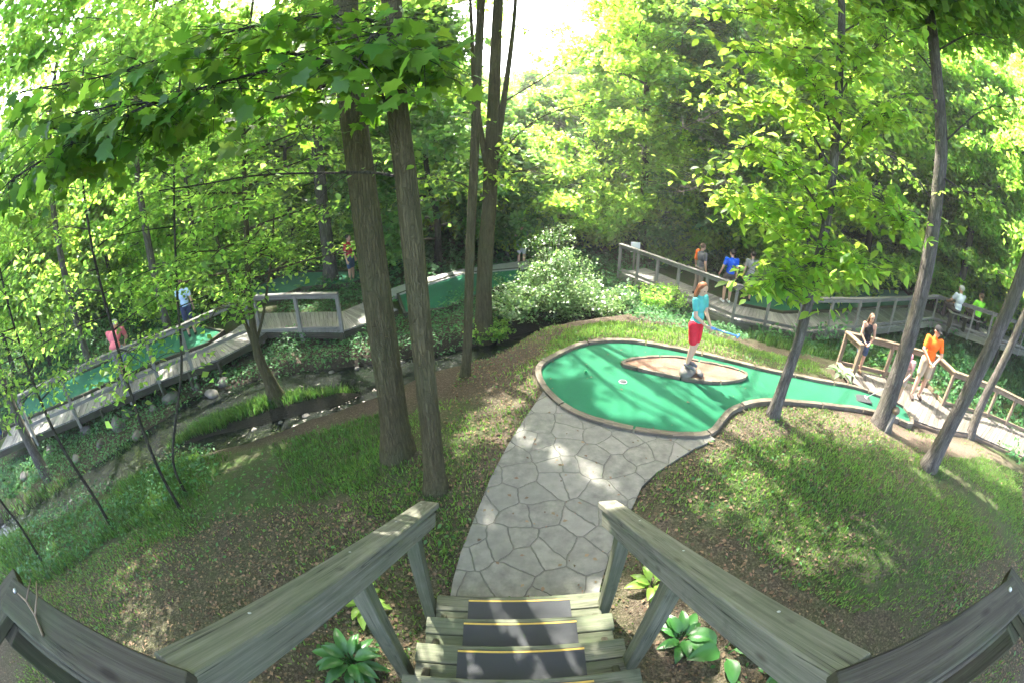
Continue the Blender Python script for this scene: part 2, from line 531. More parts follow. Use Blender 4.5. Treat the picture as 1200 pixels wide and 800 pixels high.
# ------------------------------------------------------------------ terrain heights (thin-plate through surveyed points)
ctrl_px = [(600, 690, 0), (540, 640, 0), (720, 640, 0), (620, 560, 0), (700, 450, 0), (800, 470, 0), (850, 440, 0), (640, 440, 0), (900, 480, -.05), (1000, 482, -.33), (1060, 500, -.5), (1088, 547, -.3), (1135, 512, -.5),
           (900, 600, 0), (1000, 700, .05), (1150, 600, -.15), (1195, 640, -.1), (800, 600, 0), (850, 700, .02), (1000, 620, -.02), (1180, 560, -.45), (700, 390, -.05), (780, 400, -.05), (850, 415, -.1),
           (480, 580, -.08), (400, 600, -.2), (300, 620, -.4), (200, 640, -.65), (100, 680, -.8), (465, 530, -.12), (545, 445, -.5), (538, 436, -.85), (600, 424, -.55), (580, 412, -1.15), (500, 442, -1.05), (470, 455, -.95), (515, 455, -.6), (595, 470, -.12), (420, 540, -.45), (300, 560, -.75), (200, 590, -.95), (60, 640, -1.1), (250, 720, -.15), (120, 720, -.4),
           (640, 385, -.55), (740, 372, -.75), (840, 392, -.9), (900, 400, -1.1), (970, 425, -.85),
           (530, 400, -1.15), (500, 385, -1.1), (420, 410, -1.25), (350, 412, -1.25), (250, 450, -1.45), (150, 490, -1.5), (50, 540, -1.55),
           (600, 340, -1.25), (650, 330, -1.2), (720, 330, -1.35), (500, 345, -1.1), (430, 345, -1.1), (330, 345, -1.05), (250, 370, -1.15), (150, 405, -1.2), (50, 450, -1.2),
           (790, 365, -1.4), (860, 390, -1.5), (930, 405, -1.45), (1000, 402, -1.2), (1060, 400, -1.1), (1120, 420, -.95), (1180, 440, -.9), (340, 475, -1.22), (280, 495, -1.25), (230, 510, -1.3)]
cp = [tuple(at(*q)) for q in ctrl_px]
cp += [(-3, -3, .5), (3, -3, .5), (0, -6, .9), (-7, -3, 0), (7, -3, .1), (-12, -4, -.6), (12, -3, -.2), (-16, 4, -1.4), (-18, 10, -1.0), (-14, 16, -.8), (-6, 18, -.9), (0, 18, -1.0), (5, 19, -1.0), (10, 16, -1.0), (16, 14, -.5), (22, 10, 0), (24, 4, .3), (14, 1, -.5), (18, 1, -.4),
       (-30, 0, -1), (-28, 20, 0), (-15, 32, .3), (0, 34, .2), (15, 32, .6), (30, 20, 1.2), (35, 0, 1.0), (-60, 0, -.5), (-50, 45, 1.5), (0, 70, 2.5), (50, 45, 3), (70, 0, 2), (0, -40, 1.5), (-50, -40, 0), (50, -40, 1.5)]
cp = np.array(cp)


def tps_k(r): return r


A = tps_k(np.hypot(cp[:, None, 0]-cp[None, :, 0], cp[:, None, 1]-cp[None, :, 1])) + np.eye(len(cp)) * -.02
Pm = np.c_[np.ones(len(cp)), cp[:, :2]]
K = np.block([[A, Pm], [Pm.T, np.zeros((3, 3))]])
W = np.linalg.solve(K, np.r_[cp[:, 2], 0, 0, 0])
ST1 = [at(x, y, -1.5) for x, y in [(720, 378), (660, 392), (600, 408), (530, 428), (430, 443), (350, 452), (300, 461), (240, 482), (190, 515), (150, 545), (100, 575), (30, 615), (-40, 650)]]
ST2 = [at(x, y, -1.5) for x, y in [(490, 438), (445, 468), (400, 486), (350, 498), (300, 512), (250, 524), (200, 540), (150, 556)]]


def hgt_np(x, y, detail=True):
    x, y = np.asarray(x, float), np.asarray(y, float)
    shp = x.shape
    x, y = x.ravel(), y.ravel()
    z = np.empty(len(x))
    for i in range(0, len(x), 20000):
        s = slice(i, i+20000)
        D = np.hypot(x[s, None]-cp[None, :, 0], y[s, None]-cp[None, :, 1])
        z[s] = D @ W[:-3] + W[-3] + W[-2]*x[s] + W[-1]*y[s]
    # stream channel
    d1 = dist_poly(x, y, ST1); d2 = dist_poly(x, y, ST2)
    for d, w in ((d1, np.where(x < -6.0, .46, .55)), (d2, .30)):
        k = 1 / (1 + np.exp(np.clip((d - w) / .11, -40, 40)))
        z = z*(1-k) + np.minimum(z, -1.78)*k
    if detail:
        z = z + .03*np.sin(x*1.7+y*.6)*np.sin(y*1.9-x*.4) + .014*np.sin(x*5.1)*np.cos(y*4.3+x)
    far = np.minimum(d1, d2)
    z = np.where(far > 1.3, np.maximum(z, -1.44), z)
    # levelled under green and path
    for poly, marg, lev in ((GREEN, .35, None), (PATH, .35, -.012)):
        dd = dist_poly(x, y, poly, True)
        ins = inpoly(x, y, poly)
        k = np.where(ins, 1, np.clip(1 - (dd-.08)/marg, 0, 1))
        k = k*k*(3-2*k)
        if lev is None:
            l = np.interp(x, [3.3, 7.2], [0, -.5]) - np.where(ins, .07, .02)
        else: l = lev
        z = z*(1-k) + l*k
    for a, b, lev in ((nw_far, nw_near, NWZ-.12),):
        poly = list(a) + list(b)[::-1]
        ins = inpoly(x, y, poly); dd = dist_poly(x, y, poly, True)
        k = np.where(ins, 1, np.clip(1 - dd/.8, 0, 1)); z = z*(1-k) + np.minimum(z, lev)*k
    return z.reshape(shp)


def hgt(x, y): return float(hgt_np(np.array([x]), np.array([y]))[0])


def gp(px, py):
    """ground point seen at a pixel"""
    d = ray(px, py)
    o = Vector((0, 0, H))
    ts = np.concatenate([np.linspace(1.5, 14, 160), np.linspace(14.2, 70, 160)])
    X, Y, Z = o.x+d.x*ts, o.y+d.y*ts, o.z+d.z*ts
    hz = hgt_np(X, Y, False)
    w = np.where(Z <= hz)[0]
    i = w[0] if len(w) else len(ts)-1
    if i == 0: t = ts[0]
    else:
        a, b = Z[i-1]-hz[i-1], Z[i]-hz[i]
        t = ts[i-1] + (ts[i]-ts[i-1]) * (a/(a-b) if a != b else 0)
    q = o + d*float(t)
    return Vector((q.x, q.y, hgt(q.x, q.y)))


# ------------------------------------------------------------------ terrain mesh
def axis(n, lim, k=3.2):
    u = np.linspace(-1, 1, n)
    return lim * np.sinh(k*2*u) / np.sinh(k*2)


NX = 330
ax = axis(NX, 110, 2.1)
ay = axis(NX, 110, 2.1) + 4
gx, gy = np.meshgrid(ax, ay)
gz = hgt_np(gx, gy)
vs = np.c_[gx.ravel(), gy.ravel(), gz.ravel()]
idx = np.arange(NX*NX).reshape(NX, NX)
quads = np.stack([idx[:-1, :-1], idx[:-1, 1:], idx[1:, 1:], idx[1:, :-1]], -1).reshape(-1, 4)
ground = mesh_np('ground', vs, quads, M['floor'], smooth=True)
tag(ground, kind='structure')


def gpoly(pts): return [gp(*q) for q in pts]


# regions on the ground
LAWN_R = gpoly([(845, 530), (880, 512), (940, 508), (1000, 514), (1060, 530), (1100, 540), (1150, 535), (1197, 556), (1197, 650), (1150, 660), (1060, 700), (1000, 720), (940, 690), (870, 640), (800, 605), (775, 580), (810, 550)])
LAWN_L = gpoly([(600, 480), (560, 465), (500, 470), (440, 520), (380, 560), (430, 600), (500, 640), (525, 690), (545, 620), (575, 545)])
SLOPE_L = gpoly([(470, 470), (440, 488), (400, 499), (330, 516), (250, 532), (180, 552), (120, 580), (40, 620), (0, 650), (20, 690), (90, 680), (170, 640), (270, 612), (360, 590), (440, 570)])
MOUND = gpoly([(440, 446), (380, 450), (300, 466), (240, 486), (195, 512), (165, 540), (250, 522), (320, 504), (380, 486), (430, 462)])
BACK = gpoly([(640, 425), (690, 398), (760, 398), (850, 418), (930, 436), (980, 446), (960, 425), (880, 408), (800, 385), (740, 378), (690, 382), (645, 400)])
BANK_R = gpoly([(870, 395), (940, 405), (1040, 396), (1120, 400), (1200, 425), (1200, 460), (1120, 435), (1060, 425), (985, 425), (900, 405)])
DIRT_R = gpoly([(850, 500), (880, 482), (940, 478), (1040, 495), (1100, 512), (1160, 525), (1190, 545), (1100, 530), (1030, 515), (950, 500), (880, 505), (850, 520)])
MULCH = gpoly([(20, 690), (130, 640), (300, 590), (450, 590), (540, 480), (620, 440), (640, 400), (860, 410), (1000, 500), (1195, 560), (1195, 790), (0, 790)])
zone = np.zeros((NX*NX, 4), np.float32); zone[:, 3] = 1
X, Y, Z = vs[:, 0], vs[:, 1], vs[:, 2]


def soft(poly, w=.5):
    d = dist_poly(X, Y, poly, True)
    i = inpoly(X, Y, poly)
    return np.clip(np.where(i, .5 + d/w, .5 - d/w), 0, 1)


zone[:, 0] = np.maximum.reduce([soft(LAWN_R)*.85, soft(LAWN_L)*.7, soft(SLOPE_L), soft(MOUND, .3), soft(BACK, .3)*.8, soft(BANK_R), .32*soft(MULCH, 1.0), np.clip((np.hypot(X, Y)-9.5)/2, 0, .95)])
zone[:, 1] = np.maximum.reduce([soft(DIRT_R, .6), soft(gpoly([(560, 520), (600, 470), (640, 440), (632, 470), (600, 520), (575, 560)]), .4)*.7, soft(gpoly([(690, 388), (860, 402), (870, 425), (700, 400)]), .4)*.5, soft(gpoly([(720, 600), (760, 600), (1000, 790), (760, 790)]), .4)*.5])
wet = np.clip(1 - (np.minimum(dist_poly(X, Y, ST1), dist_poly(X, Y, ST2)) - .5)/.5, 0, 1)
zone[:, 2] = wet
zone[:, 0] *= (1 - wet*.7)
ca = ground.data.color_attributes.new('zone', 'FLOAT_COLOR', 'POINT')
ca.data.foreach_set('color', zone.ravel())

# stream water: ribbons following the channel
def ribbon(pts, w, z, name):
    pts = smooth_open([(p.x, p.y, 0) for p in pts], 5)
    v, f = [], []
    n = len(pts)
    for i, p in enumerate(pts):
        d = (pts[min(i+1, n-1)] - pts[max(i-1, 0)]).normalized()
        s = Vector((-d.y, d.x, 0))
        for k in (-1, -.33, .33, 1): v.append((p.x+s.x*w*k, p.y+s.y*w*k, z))
    f = [[i*4+k, i*4+k+1, (i+1)*4+k+1, (i+1)*4+k] for i in range(n-1) for k in range(3)]
    return np.array(v), np.array(f)


v1, f1 = ribbon(ST1, .95, -1.47, 'a'); v2, f2 = ribbon(ST2, .6, -1.466, 'b')
tag(mesh_np('stream_water', np.r_[v1, v2], [np.r_[f1, f2+len(v1)]], M['water'], smooth=True), kind='structure')

# ------------------------------------------------------------------ path and greens
def poly_sheet(name, poly, z, mat, parent=None, th=.0, off=(0, 0, 0)):
    bm = bmesh.new()
    o = Vector(off)
    vs_ = [bm.verts.new(Vector((p[0], p[1], (p[2] if z is None else z))) - o) for p in poly]
    f = bm.faces.new(vs_)
    if f.normal.z < 0: f.normal_flip()
    if th:
        r = bmesh.ops.extrude_face_region(bm, geom=[f])
        for e in r['geom']:
            if isinstance(e, bmesh.types.BMVert): e.co.z -= th
        bm.faces.ensure_lookup_table()
    bmesh.ops.triangulate(bm, faces=bm.faces[:])
    bmesh.ops.recalc_face_normals(bm, faces=bm.faces[:])
    me = bpy.data.meshes.new(name); bm.to_mesh(me); bm.free()
    me.materials.append(mat)
    ob = link(bpy.data.objects.new(name, me))
    if parent: ob.parent = parent
    return ob


tag(poly_sheet('path', [(p.x, p.y, .012) for p in PATH], None, M['flag'], th=.08), kind='structure')


def offset_closed(poly, d):
    out = []
    n = len(poly)
    area = sum(poly[i].x*poly[(i+1) % n].y - poly[(i+1) % n].x*poly[i].y for i in range(n))
    sg = 1 if area > 0 else -1
    for i in range(n):
        t = (poly[(i+1) % n] - poly[i-1]); t.z = 0
        if t.length < 1e-6: t = Vector((1, 0, 0))
        t.normalize()
        out.append(poly[i] + Vector((t.y*sg, -t.x*sg, 0)) * d)
    return out


def edging(poly, w, h, name, mat, parent, off, seg=.9, closed=True, z0=-.06):
    """timber edging in lengths with small joints, standing w wide and h above the turf"""
    inner = poly
    outer = offset_closed(poly, w)
    mb = MB(off)
    acc = 0
    n = len(poly)
    for i in range(n if closed else n-1):
        j = (i+1) % n
        a, b, c, d = inner[i], inner[j], outer[j], outer[i]
        L = (b-a).length
        g = 0.0
        acc += L
        if acc > seg:
            acc = 0; g = min(.03, L*.2)
        e = (b-a).normalized()*g; e2 = (c-d).normalized()*g
        up = Vector((0, 0, h + random.uniform(-.004, .004)))
        mb.slab(a+up, b-e+up, c-e2+up, d+up, h - z0)
    return mb.build(name, mat, parent)


g0 = GREEN[0].copy(); g0 = Vector((2.2, 4.8, 0))
gr = empty('putting_green', g0, 'broad kidney shaped green putting carpet with timber edging and a dirt island in it', 'putting green')
poly_sheet('turf', GREEN, None, M['turf'], gr, .05, g0)
edging(GREEN, .085, .05, 'timber_edging', M['edging'], gr, g0)
isl_px = [(731, 426), (745, 422), (766, 420), (792, 420), (820, 425), (850, 431), (872, 438), (866, 444), (842, 447), (815, 445), (788, 440), (760, 434), (742, 430)]
ISL = smooth_closed([at(x, y, .02) for x, y in isl_px], 3)
poly_sheet('dirt_bed', [Vector((p.x, p.y, .035)) for p in ISL], None, M['bed'], gr, .03, g0)
edging(ISL, .05, .035, 'island_edging', M['edging'], gr, g0, .6, True, -.02)
# the cup and its pale rim
cup = at(730, 447, .006)
mb = MB(g0); mb.tube([cup, cup + Vector((0, 0, .006))], [.062, .058], 20); mb.build('cup_rim', M['steel'], gr)
mb = MB(g0); mb.tube([cup + Vector((0, 0, .006)), cup + Vector((0, 0, .009))], [.052, .05], 20); mb.build('cup', M['rubber'], gr)
M['ball_green'] = m_plain('green golf ball', (.01, .22, .06), .3, .5, .05)
M['ball_white'] = m_plain('white golf ball', (.8, .8, .8), .3, .5, .03)


def ball(px, py, z, mat, label):
    bm = bmesh.new(); bmesh.ops.create_icosphere(bm, subdivisions=3, radius=.024)
    me = bpy.data.meshes.new('golf_ball'); bm.to_mesh(me); bm.free(); me.materials.append(mat)
    for q in me.polygons: q.use_smooth = True
    o = link(bpy.data.objects.new('golf_ball', me)); o.location = at(px, py, z) + Vector((0, 0, .03))
    tag(o, label, 'golf ball')


ball(686, 437, 0, M['ball_green'], 'green golf ball lying on the shaded left half of the putting carpet')

# dark rubber tee mat at the right end of the green
mt = at(1011, 468, zg(1011))
mb = MB(mt); mb.bar(mt + Vector((-.2, .1, .012)), mt + Vector((.2, -.05, .012)), .28, .018)
for k in range(6):
    q = mt + Vector((-.16 + k*.064, .08 - k*.024, .024)); mb.bar(q + Vector((-.01, -.1, 0)), q + Vector((.03, .1, 0)), .02, .006)
o = mb.build('tee_mat', M['rubber'], None); o.location = mt
tag(o, 'small dark ribbed tee mat at the narrow right end of the putting carpet', 'tee mat')

# ------------------------------------------------------------------ boardwalks
def offs_line(pts, d):
    """mitred offset of an open polyline in plan (left of travel for d>0)"""
    out = []
    n = len(pts)
    for i in range(n):
        if i == 0: t = pts[1]-pts[0]
        elif i == n-1: t = pts[-1]-pts[-2]
        else: t = (pts[i+1]-pts[i]).normalized() + (pts[i]-pts[i-1]).normalized()
        t = Vector((t.x, t.y, 0)).normalized()
        s = Vector((-t.y, t.x, 0))
        k = 1.0
        if 0 < i < n-1:
            t2 = pts[i+1]-pts[i]; t2.z = 0; t2.normalize()
            k = 1 / max(.55, s.dot(Vector((-t2.y, t2.x, 0))))
        out.append(pts[i] + s*d*k)
    return out


def planks(mb, A_, B_, pw=.14, gap=.012, th=.038):
    for i in range(len(A_)-1):
        a0, a1, b0, b1 = A_[i], A_[i+1], B_[i], B_[i+1]
        L = max((a1-a0).length, (b1-b0).length)
        n = max(1, int(L/pw))
        for k in range(n):
            s, e = k/n, (k+1)/n - gap/L
            dz = Vector((0, 0, random.uniform(-.004, .004)))
            mb.slab(a0.lerp(a1, s)+dz, b0.lerp(b1, s)+dz, b0.lerp(b1, e)+dz, a0.lerp(a1, e)+dz, th)


def railing(root, pts, hts, off, mat, lower=.16, rail=(.14, .04), inset=.0, posts_every=1.35, skip=(), name='railing', pw=.09):
    """posts, flat top rail, a lower rail; pts are deck-level points, hts rail heights"""
    e = link(bpy.data.objects.new(name, None)); e.parent = root; e.location = Vector(pts[0]) - Vector(off); e.empty_display_size = .2
    o0 = Vector(pts[0])
    up = Vector((0, 0, 1))
    tr = MB(o0); lr = MB(o0)
    for i in range(len(pts)-1):
        if i in skip: continue
        a, b = Vector(pts[i]) + up*hts[i], Vector(pts[i+1]) + up*hts[i+1]
        d = (b-a).normalized()
        tr.bar(a - d*.03, b + d*.03, rail[0], rail[1])
        tr.bar(a - up*.075, b - up*.075, .04, .10)
        if lower: lr.bar(Vector(pts[i]) + up*lower, Vector(pts[i+1]) + up*lower, .04, .09)
        L = (b-a).length
        n = max(1, round(L/posts_every))
        for k in range(n + (1 if i == len(pts)-2 or i+1 in skip else 0)):
            q = Vector(pts[i]).lerp(Vector(pts[i+1]), k/n)
            hh = hts[i] + (hts[i+1]-hts[i])*k/n
            pm = MB(o0); pm.bar(q - up*.28, q + up*(hh-.022), pw, pw, up=d); pm.build('post', mat, e)
    tr.build('top_rail', mat, e)
    if lower: lr.build('lower_rail', mat, e)
    return e


def supports(root, pts, off, mat, depth):
    for p in pts:
        z = hgt(p.x, p.y)
        if z < p.z - .15:
            m_ = MB(off); m_.bar(Vector((p.x, p.y, z-.1)), Vector((p.x, p.y, p.z-.06)), .1, .1, up=(1, 0, 0)); m_.build('support_post', mat, root)


# left boardwalk
o0 = LB[4]
lb = empty('boardwalk', o0, 'low grey timber boardwalk with leaning railings zigzagging beyond the stream on the left', 'boardwalk')
LBf = offs_line(LB, -1.25) if False else offs_line(LB, 1.25)
# outward (away from camera) side
if (LBf[3]).length < LB[3].length: LBf = offs_line(LB, -1.25)
LBn = [p.copy() for p in LB]
mb = MB(o0); planks(mb, LBn[1:], LBf[1:]); mb.build('deck', M['wood_deck'], lb)
mb = MB(o0)
for i in range(len(LB)-1):
    dz = Vector((0, 0, -.12))
    mb.bar(LB[i]+dz, LB[i+1]+dz, .04, .16); mb.bar(LBf[i]+dz, LBf[i+1]+dz, .04, .16)
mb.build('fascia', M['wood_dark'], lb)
supports(lb, [LB[2].lerp(LB[3], .3), LB[3], LB[3].lerp(LB[4], .5), LB[4], LB[5], LB[7]], o0, M['wood_dark'], 1)
rl = [at(40, 510, LBZ), at(90, 489, LBZ), at(150, 461, LBZ), at(225, 431, LBZ), at(297, 398, LBZ)]


def rail_h(top, base): # height of the rail over a base point
    return atd(top[0], top[1], math.hypot(base.x, base.y)).z - base.z


railing(lb, rl, [1.12, 1.12, 1.1, 1.08, 1.12], o0, M['wood_deck'], .3, posts_every=1.3)
r2 = [at(306, 390, LBZ), at(353, 388, LBZ), at(401, 387, LBZ)]
railing(lb, r2, [1.02, 0.98, .94], o0, M['wood_deck'], .06, posts_every=.95)

# right raised walkway
o0 = RB[2]
rb = empty('boardwalk', o0, 'long raised timber walkway with baluster railing curving behind the green on the right', 'boardwalk')
RBf = offs_line(RB, 1.35)
mb = MB(o0); planks(mb, RB, RBf, .14); mb.build('deck', M['wood_deck'], rb)
mb = MB(o0)
for i in range(len(RB)-1):
    for ln in (RB, RBf):
        mb.bar(ln[i]+Vector((0, 0, -.14)), ln[i+1]+Vector((0, 0, -.14)), .045, .2)
mb.build('fascia', M['wood_grey'], rb)
sp = []
for i in range(len(RB)-1): sp += [RB[i].lerp(RB[i+1], .3), RBf[i].lerp(RBf[i+1], .3)]
supports(rb, sp, o0, M['wood_dark'], 1)
railing(rb, RB, [1.0]*len(RB), o0, M['wood_deck'], .12, posts_every=.95, pw=.085)

# near right walkway
o0 = nw_far[0]
nw = empty('boardwalk', o0, 'sunlit timber boardwalk starting at the narrow end of the putting carpet on the right', 'boardwalk')
mb = MB(o0); planks(mb, nw_near, nw_far, .14); mb.build('deck', M['wood_walk'], nw)
mb = MB(o0)
for i in range(len(nw_near)-1): mb.bar(nw_near[i]+Vector((0, 0, -.1)), nw_near[i+1]+Vector((0, 0, -.1)), .045, .13)
for i in range(len(nw_far)-1): mb.bar(nw_far[i]+Vector((0, 0, -.1)), nw_far[i+1]+Vector((0, 0, -.1)), .045, .13)
mb.build('fascia', M['wood_warm'], nw)
rn = [nw_near[0], nw_far[0], nw_far[1], nw_far[2]]
railing(nw, rn, [.86, .83, .85, .84], o0, M['wood_warm'], .1, posts_every=1.15, rail=(.13, .04))
rn2 = [nw_far[2], nw_far[3], nw_far[4], nw_far[5], nw_far[6]]
railing(nw, rn2[0:], [.84, .86, .82, .8, .8], o0, M['wood_warm'], .06, posts_every=1.6, rail=(.14, .045))

# the other putting carpets
def carpet(pts, label, w=.09):
    c0 = sum((p for p in pts), Vector()) / len(pts)
    e = empty('putting_green', c0, label, 'putting green')
    poly_sheet('turf', pts, None, M['turf'], e, .05, c0)
    edging(pts, w, .05, 'timber_edging', M['wood_dark'], e, c0, 1.6, True, -.1)


far2 = offs_line(LB, -3.0)
if (far2[3]).length < LB[3].length: far2 = offs_line(LB, 3.0)
nearT = [p.lerp(q, .0) for p, q in zip(LBf, far2)]
carpet([q + Vector((0, 0, .02)) for q in (nearT[1], nearT[2], nearT[3], nearT[4], LBf[5].lerp(far2[4], .15), far2[4].lerp(far2[5], .6), far2[4], far2[3], far2[2], far2[1])], 'long straight strip of green putting carpet along the far side of the left boardwalk')
cpx = lambda pts, z: [at(x, y, z) for x, y in pts]
carpet(cpx([(284, 352), (300, 337), (325, 326), (350, 320), (420, 318), (432, 326), (410, 333), (352, 338), (330, 347), (302, 352)], -.92), 'small far patch of green putting carpet above the corner of the left boardwalk')
carpet(cpx([(468, 346), (500, 334), (542, 322), (608, 316), (612, 326), (570, 342), (520, 362), (476, 368)], -1.0), 'tapering green putting carpet between the two big trunks and the bright bush')
rf = offs_line(RB, 1.45); rf2 = offs_line(RB, 3.4)
carpet([p + Vector((0, 0, .02)) for p in (rf[2], rf[3], rf[4], rf[5], rf[6], rf2[6], rf2[5], rf2[4], rf2[3], rf2[2])], 'shaded green putting carpet running along behind the raised right walkway')
tag(poly_sheet('concrete_path', cpx([(448, 342), (492, 327), (545, 315), (620, 305), (622, 311), (608, 315), (542, 321), (468, 345), (450, 352)], -.96), None, M['concrete'], th=.1), kind='structure')

# ------------------------------------------------------------------ stairs with handrails, deck railings
RISE, RUN, Y1 = .195, .30, 1.63
st = empty('staircase', (0, Y1, 0), 'grey weathered wooden staircase with black grip strips and two sloping handrails', 'staircase')
off = Vector((0, Y1, 0))
xc = .055
for k in range(1, 8):
    y, z = Y1 - (k-1)*RUN, RISE*k
    w = .60 + .012*k + random.uniform(-.012, .012)
    sk = .02
    mb = MB(off)
    th = .04
    mb.bar((xc-w, y-.07-sk*.5, z-th/2), (xc+w, y-.07+sk*.5, z-th/2), .138, th)
    mb.bar((xc-w+.01, y-.215-sk*.5, z-th/2-.003), (xc+w-.015, y-.215+sk*.5, z-th/2-.003), .138, th)
    tr = mb.build('tread', M['wood_moss'], st)
    mb = MB(off); mb.bar((xc-.375, y-.145, z+.003), (xc+.375, y-.135, z+.003), .215, .006, bev=.002)
    gs = mb.build('grip_strip', M['rubber'], tr)
    mb = MB(off); mb.bar((xc-.375, y-.052, z+.007), (xc+.375, y-.042, z+.007), .014, .004, bev=.001)
    mb.build('nosing_stripe', M['yellow'], tr)
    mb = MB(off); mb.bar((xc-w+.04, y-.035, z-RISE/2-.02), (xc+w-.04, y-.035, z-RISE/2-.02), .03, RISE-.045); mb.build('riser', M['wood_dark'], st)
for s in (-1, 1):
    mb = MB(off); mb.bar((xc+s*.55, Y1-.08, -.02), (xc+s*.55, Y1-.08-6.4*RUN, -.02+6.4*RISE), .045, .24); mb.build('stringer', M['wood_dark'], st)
# handrails
def hz(y): return 2.30 - (y-.10) * (2.30-.98) / (1.89-.10)


for s, xb, xt, x_end in ((-1, -.62, -.565, -.545), (1, .70, .60, .635)):
    e = link(bpy.data.objects.new('handrail', None)); e.parent = st; e.location = (0, 0, 0)
    mb = MB(off)
    a, b = Vector((s*.70, .07, hz(.07) - .012)), Vector((x_end, 1.89, hz(1.89)))
    mb.bar(a, b, .13, .042)
    dn = Vector((0, 0, -.085))
    mb.build('top_rail', M['wood_grey'], e)
    mb = MB(off); mb.bar(a+dn+Vector((-s*.03, 0, 0)), b+dn+Vector((-s*.03, -.1, .05)), .04, .10); mb.build('side_rail', M['wood_grey'], e)
    for y in (.35, .92, 1.40, 1.80):
        q = a.lerp(b, (y-.04)/1.85) + Vector((s*.025, 0, .0235)); mb = MB(off); mb.tube([q, q+Vector((0, .002, .003))], .006, 8); mb.build('screw', M['steel'], e)
    for y in (1.53, .88, .12):
        f = (y - .04)/1.85
        xr = a.x + (b.x-a.x)*f
        ztop = hz(y) - .03
        mb = MB(off); mb.bar((xr + s*.045 + (s*.0), y-.02, max(-.05, RISE*((Y1-y)/RUN) - .35)), (xr - s*.012 + s*.02, y, ztop), .088, .088, up=(0, 1, 0)); mb.build('post', M['wood_moss'], e)
# deck under the viewer
dk = empty('deck', (0, -1.2, 1.365), 'wooden viewing deck at the head of the staircase', 'deck')
mb = MB((0, -1.2, 1.365))
for k in range(15):
    y = -.26 - k*.146
    mb.bar((-2.4, y, 1.345), (2.4, y, 1.345), .138, .04)
mb.build('deck_boards', M['wood_grey'], dk)
mb = MB((0, -1.2, 1.365)); mb.bar((-2.4, -.17, 1.2), (2.4, -.17, 1.2), .04, .24); mb.build('rim_joist', M['wood_dark'], dk)
for x in (-2.2, 2.2):
    for y in (-.3, -2.2):
        mb = MB((0, -1.2, 1.365)); mb.bar((x, y, .0), (x, y, 1.3), .1, .1, up=(1, 0, 0)); mb.build('support_post', M['wood_dark'], dk)


def deck_rail(s, label, xs):
    x0, x1 = xs
    z = 2.30
    e = empty('deck_railing', (s*x0, 0, 1.4), label, 'railing', 'deck railings either side of the stair head')
    o_ = Vector((s*x0, 0, 1.4))
    ya, yb = .015, -.135
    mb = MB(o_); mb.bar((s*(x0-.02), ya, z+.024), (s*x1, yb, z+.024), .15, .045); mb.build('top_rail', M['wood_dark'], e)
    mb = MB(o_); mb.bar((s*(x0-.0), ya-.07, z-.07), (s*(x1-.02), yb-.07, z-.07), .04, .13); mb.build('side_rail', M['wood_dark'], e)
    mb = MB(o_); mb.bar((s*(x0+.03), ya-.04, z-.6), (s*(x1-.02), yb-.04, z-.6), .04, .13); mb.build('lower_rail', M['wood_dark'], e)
    # second length turning the corner back towards the house
    mb = MB(o_); mb.bar((s*(x1-.02), yb+.085, z+.020), (s*(x1+.22), yb-.95, z+.020), .15, .045); mb.build('return_rail', M['wood_dark'], e)
    for xx in (x0+.05, x1-.05):
        f = (xx-x0)/(x1-x0)
        mb = MB(o_); mb.bar((s*xx, ya+(yb-ya)*f-.12, 1.2), (s*xx, ya+(yb-ya)*f-.12, z-.003), .09, .09, up=(0, 1, 0)); mb.build('post', M['wood_dark'], e)
    for xx in (x1-.06,):
        mb = MB(o_); c_ = Vector((s*xx, ya+(yb-ya)*((xx-x0)/(x1-x0))+.03, z+.047)); mb.tube([c_, c_+Vector((0, 0, .006))], .009, 10); mb.build('bolt', M['steel'], e)


deck_rail(-1, 'shade-darkened mossy deck rail with a dry twig on it, left of the stair head', (.64, 1.49))
deck_rail(1, 'shade-darkened deck rail with pale galvanised bolts, right of the stair head', (.64, 1.50))
# dry twig on the left rail
mb = MB((-1.45, 0, 2.35))
tw = [Vector((-1.16, -.12, 2.352)), Vector((-1.23, -.09, 2.358)), Vector((-1.31, -.08, 2.362)), Vector((-1.40, -.09, 2.352))]
mb.tube(tw, [.006, .005, .004, .002], 6)
mb.tube([tw[1], tw[1]+Vector((-.02, .06, .012)), tw[1]+Vector((-.07, .1, .01))], [.004, .003, .002], 6)
mb.tube([tw[2], tw[2]+Vector((-.0, .05, .012)), tw[2]+Vector((-.04, .08, .0))], [.003, .003, .002], 6)
o = mb.build('twig', M['wood_warm'], None); o.location = (-1.45, 0, 2.35)
tag(o, 'dry brown forked twig lying on the left deck rail', 'twig')

# ------------------------------------------------------------------ sunlit places: gaps in the canopy along the sun's ray
LIT = []
def lit(px, py, z, r, n=1, ex=0.0, ey=0.0):
    p = at(px, py, z); LIT.append((p.x, p.y, p.z, r))


